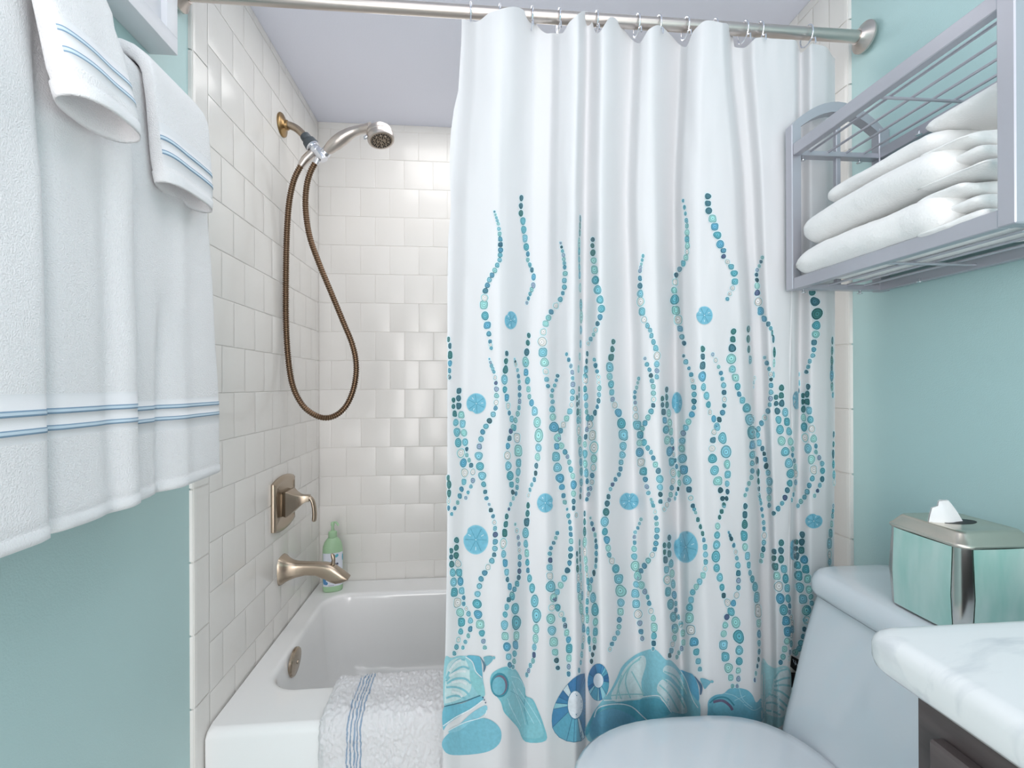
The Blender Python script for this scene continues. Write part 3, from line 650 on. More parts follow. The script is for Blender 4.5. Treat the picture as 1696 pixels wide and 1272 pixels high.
(.72, .88, 10, '205,342,14 228,400,24 251,460,22 269,522,23 279,578,22 289,643,32 293,715,30 294,783,28 293,848,26 277,917,32 247,990,32 215,1060,30 187,1117,30 173,1192,32 6:692,248,30 689,340,44 705,438,42 731,530,42 750,610,28 765,680,18'),
(.68, .4, 10, '357,102,30 353,180,36 351,268,44 345,373,52 354,475,40 376,558,40 388,640,32 400,712,28 421,770,36 446,840,46 462,937,54 474,1060,66 6:982,160,38 984,250,35 984,325,28 984,395,25 980,460,22 970,515,20 958,575,20 948,630,20'),
(.6, .8, 10, '485,10,20 500,75,20 507,130,22 515,190,20 524,252,24 527,308,22 530,370,32 526,435,28 521,496,28 509,553,26 499,605,22'),
(.85, .85, 10, '620,517,28 618,578,28 630,655,38 646,740,40 662,837,50 677,948,50 708,1052,50 730,1152,46 6:1220,230,42 1215,308,30 1195,375,28 1182,438,26 1162,484,22'),
(.82, .35, 10, '686,437,32 683,508,34 684,588,38 710,677,42 725,765,44 740,853,40 748,948,40 762,1015,26 761,1073,24 776,1120,26 786,1170,30 787,1230,40 6:1252,260,25 1250,330,30 1240,400,22 1229,450,20'),
(.85, .85, 10, '878,362,31 873,430,34 870,505,36 896,592,42 910,680,42 926,768,40 940,865,38 957,932,26 965,990,24'),
(.75, .9, 10, '822,430,28 820,490,28 826,560,36 833,643,42 843,738,50 855,845,50 885,953,48 913,1057,48 920,1145,40 6:1378,55,44 1372,135,30 1358,210,22 1347,270,22 1330,325,28 1315,370,26 1284,400,28'),
(.35, .45, 10, '1163,100,20 1155,190,28 1147,265,32 1138,350,45 1128,443,54 1127,545,40 1129,612,34 1131,682,30'),
]
for ci, (s0, s1, cr, txt) in enumerate(CH):
    rb = random.Random(ci*7+3); pts = []
    for w in txt.split():
        if ':' in w: c_, w = w.split(':'); cr = int(c_)
        x, y, r_ = map(float, w.split(',')); ox, oy, sc_ = CR[cr]
        pts.append((ox+x/sc_, oy+y/sc_, r_/sc_))
    full = [pts[0]]
    for a, b_ in zip(pts, pts[1:]):
        d = math.hypot(b_[0]-a[0], b_[1]-a[1]); n = max(1, round(d/((a[2]+b_[2])*1.08)))
        for k in range(1, n+1):
            f = k/n; full.append((a[0]+(b_[0]-a[0])*f, a[1]+(b_[1]-a[1])*f, a[2]+(b_[2]-a[2])*f))
    for i, (x, y, r_) in enumerate(full):
        s_ = s0+(s1-s0)*i/max(1, len(full)-1)
        bead(x, y, r_*s_*.98, r_*.98, rb, first=(i < 3 and full[0][2] > 3.9))
# filled print shapes ----------------------------------------------------------------
def poly(pts, c, lay, mx=4.5, smooth_=True):
    if smooth_:
        q = [Vector((a, b_, 0)) for a, b_ in pts]; n = len(q); out = []
        for i in range(n):
            p0, p1, p2, p3 = q[i-1], q[i], q[(i+1) % n], q[(i+2) % n]
            for k in range(4):
                t_ = k/4; out.append(.5*((2*p1)+(p2-p0)*t_+(2*p0-5*p1+4*p2-p3)*t_*t_+(3*p1-p0-3*p2+p3)*t_**3))
        vs = out
    else: vs = [Vector((a, b_, 0)) for a, b_ in pts]
    tris = [[vs[i] for i in t_] for t_ in geometry.tessellate_polygon([vs])]
    stack = tris; done = []
    while stack:
        t_ = stack.pop(); ls = [(t_[i]-t_[(i+1) % 3]).length for i in range(3)]; k = ls.index(max(ls))
        if ls[k] > mx:
            mid = (t_[k]+t_[(k+1) % 3])/2; stack.append([t_[k], mid, t_[(k+2) % 3]]); stack.append([mid, t_[(k+1) % 3], t_[(k+2) % 3]])
        else: done.append(t_)
    v, f, idx = [], [], {}
    for t_ in done:
        if (t_[1]-t_[0]).cross(t_[2]-t_[0]).z > 0: t_ = t_[::-1]
        ff = []
        for p in t_:
            k = (round(p.x, 2), round(p.y, 2))
            if k not in idx: idx[k] = len(v); v.append(CP(p.x, p.y, .0010+.00040*lay))
            ff.append(idx[k])
        if len(set(ff)) == 3: f.append(tuple(ff))
    mb.add(v, f, 1, lin(c))
def pl(cr, txt):
    ox, oy, sc_ = CR[cr]; return [(ox+float(a.split(',')[0])/sc_, oy+float(a.split(',')[1])/sc_) for a in txt.split()]
def ell(cx, cy, rx, ry, n=24, a0=0, a1=2*PI, rot=0):
    out = []
    for k in range(n):
        a = a0+(a1-a0)*k/n; u, v = rx*math.cos(a), ry*math.sin(a); out.append((cx+u*math.cos(rot)-v*math.sin(rot), cy+u*math.sin(rot)+v*math.cos(rot)))
    return out
def line(pts, w, c, lay):
    q = [Vector((a, b_, 0)) for a, b_ in pts]
    q = spline(q, 8) if len(q) > 2 else [q[0].lerp(q[-1], k/6) for k in range(7)]
    for a, b_ in zip(q, q[1:]):
        d = (b_-a); 
        if d.length < 1e-6: continue
        n = Vector((-d.y, d.x, 0)).normalized()*w/2
        vs = [CP((a+n).x, (a+n).y, .0010+.00040*lay), CP((b_+n).x, (b_+n).y, .0010+.00040*lay), CP((b_-n).x, (b_-n).y, .0010+.00040*lay), CP((a-n).x, (a-n).y, .0010+.00040*lay)]
        mb.add(vs, [(0, 1, 2, 3)], 1, lin(c))
DB, LB, PB = (70, 145, 170), (128, 192, 212), (104, 178, 200)
def dollar(cx, cy, rx, ry, notch=0., rot=0., clip=None):
    P = []
    for k in range(30):
        a = 2*PI*k/30; s_ = 1-.16*math.exp(-((math.remainder(a-notch, 2*PI))/.22)**2)
        u, v = rx*s_*math.cos(a), ry*s_*math.sin(a); x, y = cx+u*math.cos(rot)-v*math.sin(rot), cy+u*math.sin(rot)+v*math.cos(rot)
        if clip: x = min(x, clip) if clip > 0 else max(x, -clip)
        P.append((x, y))
    poly([(cx+(x-cx)*1.04, cy+(y-cy)*1.04) for x, y in P], (160, 208, 222), 0); poly(P, LB, 1)
    poly([(cx+(x-cx)*.93, cy+(y-cy)*.93) for x, y in P], (116, 184, 206), 2)
    for k in range(6):
        a = notch+PI/6+k*PI/3; x, y = cx+rx*.9*math.cos(a), cy+ry*.9*math.sin(a)
        if clip and (x > clip > 0): continue
        line([(cx, cy), (x, y)], .7, DB, 3)
        b_ = a+PI/6; x1, y1, x2, y2 = cx+rx*.5*math.cos(b_), cy+ry*.5*math.sin(b_), cx+rx*.74*math.cos(b_), cy+ry*.74*math.sin(b_)
        if not clip and k % 2: line([(x1, y1), (x2, y2)], 1.0, (214, 234, 240), 3)
    if not clip: disc(cx, cy, .9, .9, [1]*8, 1, (220, 240, 245), 4, 1)
dollar(846.2, 530.4, 10, 14.5, -2.3); dollar(1166.8, 522.3, 13.2, 14.6, -2.6); dollar(788.8, 668.4, 15.8, 16.6, 2.0); dollar(903, 833, 13.2, 15.5, 0.0)
dollar(788.2, 894, 20, 23.5, -2.6); dollar(1121.2, 667, 8.3, 17.2, 2.3); dollar(1042, 830, 15.4, 14.2, -1.5); dollar(1136, 906, 19.4, 25.3, -2.4)
dollar(1348, 863, 13.9, 11.8, -1.2); dollar(1319.5, 663, 6.5, 14.5, 3, clip=1322.5); dollar(1314.5, 911, 7, 16.5, 3, clip=1316.6)
# conch at the left
TE, PA, WH, NV = (132, 192, 204), (196, 220, 222), (222, 230, 234), (60, 130, 165)
poly(pl(5, '32,462 90,448 150,430 215,432 290,430 333,470 345,600 366,752 320,765 210,805 120,830 28,850'), (150, 203, 212), 0)
poly(pl(5, '60,500 130,450 200,460 240,560 250,700 190,770 60,820 30,800 40,620'), PA, 1)
for q in ('45,620 90,520 150,460 200,465', '45,640 110,560 180,520 235,540', '50,660 120,620 200,620 250,660', '45,690 130,690 200,720 240,765', '45,780 110,760 170,770 210,790'): line(pl(5, q), 3.4, TE, 2)
for q in ('70,560 120,490 170,465', '70,600 140,560 210,560', '90,650 160,640 215,665', '90,725 150,740 180,770'): line(pl(5, q), 4, (218, 228, 230), 3)
poly(pl(5, '215,432 290,430 330,455 345,600 335,612 300,570 270,500'), PB, 2); poly(pl(5, '240,560 275,560 340,640 366,752 322,762 290,720 250,660'), (140, 200, 205), 2)
line(pl(5, '205,438 260,480 290,560 340,610'), 1.6, WH, 4)
poly(pl(5, '325,440 350,470 375,510 360,560 352,560 350,500'), (86, 120, 140), 2); poly(pl(5, '355,440 415,432 432,460 400,500 372,512 360,470'), (112, 172, 186), 2); poly(ell(818.2, 1089.5, 2.4, 2.6, 10), (120, 180, 192), 2, smooth_=False)
poly(pl(5, '25,855 170,825 330,762 345,800 200,900 60,990 20,1040'), (112, 184, 204), 1); line(pl(5, '28,850 180,812 328,758'), 1.4, (60, 110, 130), 4)
line(pl(5, '20,1010 120,940 250,870 345,800'), 1.8, (226, 236, 240), 4)
poly(pl(5, '150,1000 260,900 365,840 385,872 350,920 240,985 150,1050 60,1060'), (140, 200, 216), 1)
poly(pl(5, '20,1120 120,1030 250,970 360,945 450,985 500,1060 480,1160 360,1230 100,1250 20,1200'), (120, 186, 204), 0)
line(pl(5, '60,1050 200,980 350,935 380,880'), 1.4, (226, 238, 242), 4)
for q in ((348, 775), (360, 795), (370, 818)): disc(730+q[0]/4.988, 1000+q[1]/4.988, 1.2, 1.2, [1]*8, 1, (60, 80, 110), 5, 1)
# barnacle with a round mouth
def barn(cr, outl, ex, ey, erx, ery, inner=True):
    poly(pl(cr, outl), (118, 188, 200), 0); P = pl(cr, outl); cx = sum(p[0] for p in P)/len(P); cy = sum(p[1] for p in P)/len(P)
    poly([(cx+(x-cx)*.9, cy+(y-cy)*.9) for x, y in P], (132, 196, 206), 1)
    ox, oy, s_ = CR[cr]; X, Y = ox+ex/s_, oy+ey/s_
    poly(ell(X, Y, erx/s_, ery/s_), (58, 140, 158), 2, smooth_=False); poly(ell(X+.5, Y, erx*.8/s_, ery*.82/s_), (120, 110, 130), 3, smooth_=False)
    poly(ell(X-erx*.1/s_, Y+ery*.07/s_, erx*.72/s_, ery*.74/s_), (112, 180, 196), 4, smooth_=False)
barn(5, '408,620 430,570 500,530 560,520 620,545 660,610 695,690 705,760 760,790 800,870 850,1000 870,1130 700,1140 640,1030 570,950 520,890 495,810 440,740 412,680', 487, 672, 76, 102)
for q in ('580,600 650,620 690,690', '590,640 640,760 720,900 770,990', '600,700 660,850 700,1000', '550,780 600,900 660,1010', '640,700 720,820 790,930 830,1000', '560,820 590,880 620,930'): line(pl(5, q), 1.1, (176, 218, 226), 3)
for q in ('700,760 690,860 720,1000', '575,720 640,760 690,830'): line(pl(5, q), .9, (84, 158, 176), 3)
# the two striped rings
def ringshell(P, cx, cy, irx, iry, n, seed):
    rb = random.Random(seed); N_ = len(P)
    poly([(cx+(x-cx)*1.02, cy+(y-cy)*1.02) for x, y in P], (74, 130, 160), 0, smooth_=False)
    cols_ = [(112, 186, 210), (70, 140, 185), (150, 206, 218), (214, 228, 234), (96, 172, 196), (60, 120, 168)]
    i = 0
    while i < N_:
        k = min(rb.choice((1, 1, 2, 3)), N_-i); A_ = [P[(i+j) % N_] for j in range(k+1)]
        B_ = []
        for x, y in reversed(A_):
            a = math.atan2((y-cy)/iry, (x-cx)/irx); B_.append((cx+irx*math.cos(a), cy+iry*math.sin(a)))
        poly(A_+B_, rb.choice(cols_), 1, smooth_=False); line([A_[0], B_[-1]], .8, (50, 100, 135), 2); i += k
    poly(ell(cx, cy, irx*1.03, iry*1.03), (70, 130, 160), 2, smooth_=False); poly(ell(cx, cy, irx*.95, iry*.95), (226, 232, 238), 3, smooth_=False)
P = pl(5, '1188,580 1155,585 1125,600 1090,625 1050,665 1010,715 975,770 950,820 932,870 922,920 920,970 925,1020 945,1060 980,1100 1040,1130 1100,1140 1160,1130 1190,1100 1194,1000 1195,900 1195,800 1194,700 1192,620')
ringshell(P, 730+1112/4.988, 1000+835/4.988, 13, 24, 20, 5)
ringshell(ell(730+1302/4.988, 1000+648/4.988, 17.6, 30.5, 26), 730+1302/4.988, 1000+634/4.988, 8.6, 12.5, 20, 9)
# large conch in the middle
BG = [(972.6, 1200), (978, 1190), (984, 1178), (996, 1162), (1010, 1145), (1022, 1122), (1031, 1103), (1050, 1086), (1070, 1077), (1086, 1076), (1102, 1092), (1112, 1094), (1126, 1110), (1136, 1128), (1142, 1142), (1158, 1162), (1160, 1190), (1158, 1230), (1000, 1235), (968, 1215)]
poly(BG, (134, 194, 208), 0)
poly([(1012, 1152), (1024, 1128), (1034, 1108), (1050, 1092), (1066, 1086), (1070, 1100), (1062, 1130), (1064, 1156), (1040, 1160), (1020, 1162)], (206, 222, 224), 1)
for q in ([(1020, 1160), (1026, 1135), (1040, 1108), (1062, 1088)], [(1030, 1160), (1024, 1140), (1030, 1118)], [(1045, 1158), (1036, 1130), (1044, 1104), (1060, 1092)], [(1066, 1150), (1056, 1130), (1046, 1112)], [(1012, 1152), (1040, 1150), (1066, 1150)]): line(q, 2.2, (150, 200, 204), 2)
poly([(1088, 1140), (1096, 1126), (1110, 1128), (1128, 1150), (1138, 1180), (1112, 1178), (1096, 1160)], (200, 218, 222), 1)
poly([(1098, 1112), (1104, 1102), (1118, 1108), (1130, 1126), (1138, 1150), (1128, 1140), (1112, 1122)], (200, 218, 222), 1)
for q in ([(1092, 1134), (1108, 1150), (1124, 1178)], [(1096, 1122), (1116, 1140), (1134, 1172)], [(1100, 1112), (1120, 1122), (1136, 1150)], [(1088, 1146), (1100, 1160), (1110, 1178)]): line(q, 2.6, (140, 196, 202), 2)
poly(pl(6, '330,548 390,565 440,590 480,680 487,800 440,760 400,690 370,610'), (96, 168, 200), 2); line(pl(6, '335,552 380,630 410,720 440,800 480,860'), 1.3, WH, 4)
poly(pl(6, '450,600 480,630 515,680 510,740 495,750 490,680'), (78, 108, 136), 3); poly(pl(6, '497,618 540,620 585,645 560,680 535,705 515,670'), (112, 168, 186), 2); poly(ell(1060+595/4.988, 1000+644/4.988, 2.8, 2.4, 10), (120, 180, 192), 2, smooth_=False)
poly([(984, 1180), (1010, 1166), (1050, 1160), (1085, 1156), (1100, 1164), (1112, 1180), (1090, 1190), (1060, 1196), (1040, 1185), (1010, 1172), (990, 1182), (975, 1215), (970, 1212)], (92, 170, 190), 3)
line([(984, 1188), (992, 1172), (1020, 1166), (1045, 1170), (1064, 1186), (1075, 1196)], 1.8, WH, 5); line([(1000, 1160), (1040, 1158), (1086, 1152), (1098, 1160), (1112, 1180)], 1.8, WH, 5)
poly([(976, 1210), (988, 1184), (1010, 1174), (1036, 1180), (1056, 1196), (1050, 1225), (990, 1230)], (108, 172, 200), 4)
# barnacle right
poly(pl(6, '560,870 566,800 620,755 690,742 740,702 810,696 885,712 930,755 960,815 1000,782 1020,850 1022,960 900,1000 700,1000 570,960'), (112, 180, 200), 0)
poly(pl(6, '600,860 630,800 700,785 760,830 780,890 740,940 640,930'), (118, 188, 206), 2); line(pl(6, '605,812 680,800 740,840 765,880'), 4.5, (112, 104, 132), 3); line(pl(6, '575,820 640,775 720,780 780,840'), 2.2, (62, 140, 158), 4)
for q in ('700,740 780,760 860,820', '820,700 850,790 930,860', '780,800 870,760', '860,830 940,880 1000,850'): line(pl(6, q), 1.0, (170, 212, 222), 3)
# conch at the right fold
poly(pl(6, '1003,480 1060,505 1110,532 1160,518 1210,515 1245,560 1251,700 1250,830 1215,900 1180,1000 1020,1010'), (168, 210, 216), 0)
poly(pl(6, '1110,600 1150,550 1200,530 1238,590 1246,760 1235,850 1170,940 1040,900 1030,800 1080,740'), (210, 224, 228), 1)
for q in ('1110,620 1150,560 1215,540', '1110,650 1180,620 1246,610', '1105,680 1180,670 1248,680', '1100,710 1170,730 1245,790', '1060,740 1140,780 1230,860', '1035,820 1110,820 1190,880', '1035,880 1100,890 1160,920'): line(pl(6, q), 3.2, (148, 200, 208), 2)
t = thing('shower_curtain', (.95, Y0, .12), 'white shower curtain printed with blue bead strands, sand dollars and shells', 'shower curtain')
cu = mb.build('cloth', [M['cloth'], M['print']], t, sharp=None)
# care tag under the raised corner
mb = MB(); A = [at(a, b_, Y=-.835) for a, b_ in ((1311, 1086), (1326, 1094), (1324, 1118), (1309, 1104))]
mb.add([p+Vector((0, -.0006, 0)) for p in A]+[p+Vector((0, .0006, 0)) for p in A], [(3, 2, 1, 0), (4, 5, 6, 7), (0, 1, 5, 4), (1, 2, 6, 5), (2, 3, 7, 6), (3, 0, 4, 7)])
tg = mb.build('care_tag', M['black'], t, smooth=False); tag(tg, 'black tag with white writing')
mb = MB()
for x0 in (1313, 1316.5):
    mb.tube([at(x0+k*.9+.7*math.sin(k*2), 1092+k*1.9+(x0-1313)*.6, Y=-.8365) for k in range(6)], .0006, 5)
mb.build('tag_writing', M['labelw'], tg)
# rod and hooks
rz = 1.872
t = thing('curtain_rod', (W/2, Y0, rz), 'satin nickel curtain rod running wall to wall over the curtain', 'curtain rod')
mb = MB(); mb.tube([(.001, Y0, rz), (W-.001, Y0, rz)], .0125, 20); mb.build('rod', M['nickel2'], t)
for x in (.001, W-.001):
    mb = MB(); mb.lathe((x, Y0, rz), (1 if x < 1 else -1, 0, 0), [(0, .032), (.004, .032), (.012, .02), (.02, .015)], 24); mb.build('flange', M['nickel2'], t)
hx = [780, 830, 880, 930, 996, 1050, 1095, 1150, 1200, 1225, 1264, 1331]
base = None
for i, px in enumerate(hx):
    c = CP(px, 66)
    mb = MB()
    ring = [(c.x, Y0+.020*math.cos(a), rz-.006+.021*math.sin(a)) for a in [2*PI*k/20+PI/2 for k in range(21)]]
    if base is None:
        mb.tube(ring, .0016, 8, cap=False)
        mb.tube([(c.x, Y0-.014, rz-.021), (c.x, c.y-.003, ZHEM-.002), (c.x, c.y-.004, ZHEM-.014)], .0016, 8)
        base = mb.build('curtain_hook', M['chrome'], None); base_x = c.x; o = base
    else:
        o = base.copy(); o.location.x = c.x-base_x; col.objects.link(o)
    tag(o, 'thin metal curtain hook holding the white curtain to the rod', 'curtain hook', 'curtain hooks along the rod')

# ------------------------------------------------------------------ towels on the left wall
BXc, BZc = .070, 1.532
def drape(name, label, cat, yl, yr, rad, h0, zfront, zback, stripes, wr, hem=.016, group=None, nx=7., opening=False, hbot=None, yrb=None, ylb=None, tilt=0., xf=None):
    """a towel folded over the bar: closed cross-section swept from behind the bar, over it and down the front"""
    path = []   # (x, z, section tag)
    xb, xf_ = BXc-rad, BXc+rad
    z = zback
    while z < BZc: path.append((xb, z, 'b')); z += .03
    for k in range(13): a = PI-PI*k/12; path.append((BXc+rad*math.cos(a), BZc+rad*math.sin(a), 'o'))
    zs = [BZc-.02]
    while zs[-1] > zfront+hem+.012: zs.append(zs[-1]-.012)
    zs = [z for z in zs if all(abs(z-s_) > .008 for s_ in stripes)]
    for s_ in stripes:
        zs += [s_+.0032, s_+.0030, s_+.0016, s_-.0012, s_-.0030, s_-.0032]
    zs += [zfront+hem+.0015, zfront+hem, zfront+hem*.5, zfront+.004, zfront+.001]
    zs = sorted(set(zs), reverse=True)
    for z in zs:
        x = xf_
        if xf: x = xf_+(xf-xf_)*((BZc-z)/(BZc-zfront))**.7
        path.append((x, z, 'f'))
    NF, NB = 110, 40; n = NF+NB; rings = []; P2 = [Vector((a, b_)) for a, b_, c in path]
    UV = [(-.35*math.cos(PI*k/(NF-1))+.65*(2*k/(NF-1)-1), 1) for k in range(NF)]
    UV += [(.35*math.cos(PI*(k+.5)/NB)-.65*(2*(k+.5)/NB-1), -1) for k in range(NB)]
    for i, (x, z, tg_) in enumerate(path):
        t_ = (P2[min(i+1, len(P2)-1)]-P2[max(i-1, 0)]).normalized(); nn = Vector((-t_.y, t_.x))
        fz = 0 if tg_ != 'f' else min(1, (BZc-z)/(BZc-zfront))
        h = h0 if not hbot else h0+(hbot-h0)*fz**1.5
        if tg_ == 'f' and not opening and z < zfront+.004: h *= .6
        a_, b_ = yl+((ylb or yl)-yl)*fz, yr+((yrb or yr)-yr)*fz
        ex = nx if not opening else nx+(2.4-nx)*fz**.7
        ring = []
        for u, sg in UV:
            v = sg*max(0, 1-abs(u)**ex)**(1/min(ex, 4)); y = (a_+b_)/2+u*(b_-a_)/2
            d = h*v; w_ = wr(y, z) if tg_ == 'f' else 0
            if tg_ == 'f':
                if any(-.0031 < z-s_ < .0031 for s_ in stripes) and v > .3: d += .0008
                if z < zfront+hem+.0005: d *= 1.10
                elif z < zfront+hem+.0018: d *= .92
            q = P2[i]+nn*(d+w_)
            ring.append((q.x, y, q.y))
        rings.append(ring)
    mb = MB()
    def mf(i, j):
        z0, z1 = path[i][1], path[min(i+1, len(path)-1)][1]; zc = (z0+z1)/2
        if path[i][2] == 'f' and 0 < j < NF-2:
            for s_ in stripes:
                if abs(zc-s_) < .0031: return 2 if (zc-s_ < .0016 and zc-s_ > -.0012) else 1
            if min(stripes)-.02 > 0 and zc < max(stripes)+.016 and zc > min(stripes)-.012: return 3
        if path[i][2] == 'f' and zc < zfront+hem: return 4
        return 0
    if opening:
        last = rings[-1]; cx = sum(p[0] for p in last)/n; cy = sum(p[1] for p in last)/n
        inn = []
        for dep, s_ in ((.0, .90), (.004, .80), (.012, .68), (.026, .45), (.034, .25)):
            inn.append([(cx-dep*.22+(p[0]-cx)*(s_*.9), cy+(p[1]-cy)*(1-(1-s_)*.35), p[2]+dep) for p in last])
        low = [(cx+(p[0]-cx)*.95, cy+(p[1]-cy)*.985, p[2]-.0035) for p in last]
        rings2 = rings+[low]+inn
        mb.loft(rings2, True, True, True, mfun=lambda i, j: mf(i, j) if i < len(rings)-1 else 4 if i < len(rings)+1 else 0)
    else: mb.loft(rings, True, True, True, mfun=mf)
    o = mb.build(name, [M['terry'], M['bdark'], M['blight'], M['terrysm'], M['hem']], sharp=None)
    tag(o, label, cat, group); return o
def g(y, c, w): return math.exp(-((y-c)/w)**2)
N3 = lambda x, y, z: noise.noise(Vector((x, y, z)))
drape('bath_towel', 'wide white bath towel with two blue stripes at the far left of the towel bar', 'towel', -1.62, -1.146, .034, .013, .940, 1.0, [1.073, 1.055],
      lambda y, z: (.014/(1+math.exp((y+1.288)/.004))-.014*g(y, -1.283, .010)+.005*g(y, -1.165, .02)-.005*g(y, -1.195, .014)-.010*g(y, -1.45, .02))*min(1, (BZc-z)/.22)+.003*N3(y*14, z*6, 1)+.010*max(0, (1.1-z))*math.sin(y*30),
      xf=.118, nx=34)
drape('bath_towel', 'narrow white bath towel with two blue stripes nearest the tiled wall', 'towel', -1.150, -.950, .028, .011, .938, 1.0, [1.068, 1.050],
      lambda y, z: (-.012*g(y, -1.072, .014)*min(1, max(0, (1.25-z)/.1))+.005*g(y, -1.03, .02))*min(1, (BZc-z)/.15)+.003*N3(y*14, z*6, 9)+.012*max(0, (1.15-z))*math.sin(y*38+1.2),
      yrb=-.905, xf=.104, nx=18)
drape('hand_towel', 'white hand towel with blue stripes folded over the wide bath towel', 'towel', -1.318, -1.208, .066, .010, 1.401, 1.42, [1.462, 1.442],
      lambda y, z: .0025*N3(y*20, z*9, 4), hem=.014, opening=True, hbot=.023, nx=12., ylb=-1.300, yrb=-1.203, xf=.158)
drape('hand_towel', 'white hand towel with blue stripes folded over the narrow bath towel', 'towel', -1.118, -.975, .051, .010, 1.395, 1.42, [1.455, 1.435],
      lambda y, z: .0025*N3(y*20, z*9, 14), hem=.014, opening=True, hbot=.019, nx=12., ylb=-1.105, yrb=-.982, xf=.128)
t = thing('towel_bar', (0, -1.3, BZc), 'wall towel bar hidden under the four white hanging towels', 'towel bar')
mb = MB(); mb.tube([(BXc, -1.70, BZc), (BXc, -.965, BZc)], .0095, 16); mb.build('bar', M['nickel2'], t)
for y in (-1.685, -.985):
    mb = MB(); mb.lathe((-.008, y, BZc), (1, 0, 0), [(0, .022), (.006, .022), (.010, .012), (.078, .011), (.088, .009)], 18); mb.build('bracket', M['nickel2'], t)
# white box-framed piece above the towels
c = at(287, 84, X=.04)
t = thing('wall_frame', (0, -1.25, c.z), 'white deep-edged frame on the teal wall above the towels', 'frame')
mb = MB(); y0, y1, z0, z1 = -1.62, at(246, 80, X=-.008).y+.004, c.z, c.z+.30
mb.rbox(-.0078, .040, y0, y1, z0, z0+.03, .001); mb.rbox(-.0078, .040, y0, y1, z1-.03, z1, .001); mb.rbox(-.0078, .040, y0, y0+.03, z0+.03, z1-.03, .001); mb.rbox(-.0078, .040, y1-.03, y1, z0+.03, z1-.03, .001)
mb.build('frame', M['white'], t)
mb = MB(); mb.rbox(-.0078, .030, y0+.03, y1-.03, z0+.03, z1-.03, .001); mb.build('panel', M['white'], t)

# ------------------------------------------------------------------ shelf on the right wall
XF, YN, YFar = 1.240, -1.298, -.876; PW = .021
zb_, zt_ = 1.296, 1.575
t = thing('towel_shelf', (W, -1.09, zb_), 'two-tier pewter metal towel shelf with arched ends on the teal wall', 'shelf')
for y0 in (YFar-PW, YN):
    mb = MB(); y1 = y0+PW
    mb.rbox(XF, XF+PW, y0, y1, zb_, 1.640, .0015, 1)
    mb.rbox(W-.016, W+.0078, y0, y1, zb_, 1.640, .0015, 1)
    # arch over the end
    arc = []
    for k in range(15):
        f = k/14; x = XF+(W-.004-XF)*f; arc.append((x, 1.640+.052*math.sin(PI*f)**.9))
    rings = []
    for i, (x, z) in enumerate(arc):
        a = arc[max(i-1, 0)]; b_ = arc[min(i+1, 14)]; d = Vector((b_[0]-a[0], b_[1]-a[1])).normalized(); n_ = Vector((-d.y, d.x))
        lo = Vector((x, z-.021))
        xq = min(max(x, XF+.0008), W-.006); rings.append([(xq, y0+.0006, z), (xq, y1-.0006, z), (xq, y1-.0006, lo.y), (xq, y0+.0006, lo.y)])
    mb.loft(rings, True, True, True)
    mb.rbox(1.343, 1.353, y0+.005, y0+.015, zb_+.01, 1.68, .001, 1)
    mb.build('end_frame', M['pewter'], t, sharp=30)
for z in (zb_, zt_):
    mb = MB(); mb.rbox(XF+.002, XF+.018, YN+PW, YFar-PW, z, z+.024, .0012, 1); mb.build('front_rail', M['pewter'], t, sharp=30)
    mb = MB(); mb.rbox(W-.016, W-.002, YN+PW, YFar-PW, z, z+.022, .0012, 1); mb.build('rear_rail', M['pewter'], t, sharp=30)
    for y0 in (YFar-PW, YN+.001):
        mb = MB(); mb.rbox(XF+PW, W-.016, y0, y0+PW-.002, z+.001, z+.012, .001, 1); mb.build('cross_bar', M['pewter'], t, sharp=30)
    for x in (1.282, 1.322, 1.362, 1.402):
        mb = MB(); mb.tube([(x, YN+.018, z+.0105), (x, YFar-.018, z+.0105)], .0024, 8); mb.build('wire', M['pewter'], t)
    mb = MB(); mb.tube([(XF+.018, -1.085, z+.0065), (W-.016, -1.085, z+.0065)], .0026, 8); mb.build('cross_wire', M['pewter'], t)
    for x, y in ((1.272, YFar-.010), (1.40, YFar-.010), (1.272, YN+.012), (1.42, -1.0), (1.44, -1.17)):
        mb = MB(); mb.lathe((x, y, z+.002), (0, 0, -1), [(0, .0022), (.006, .0022), (.0062, .0055), (.0075, .005), (.0082, .002)], 12); mb.build('screw', M['screw'], t)

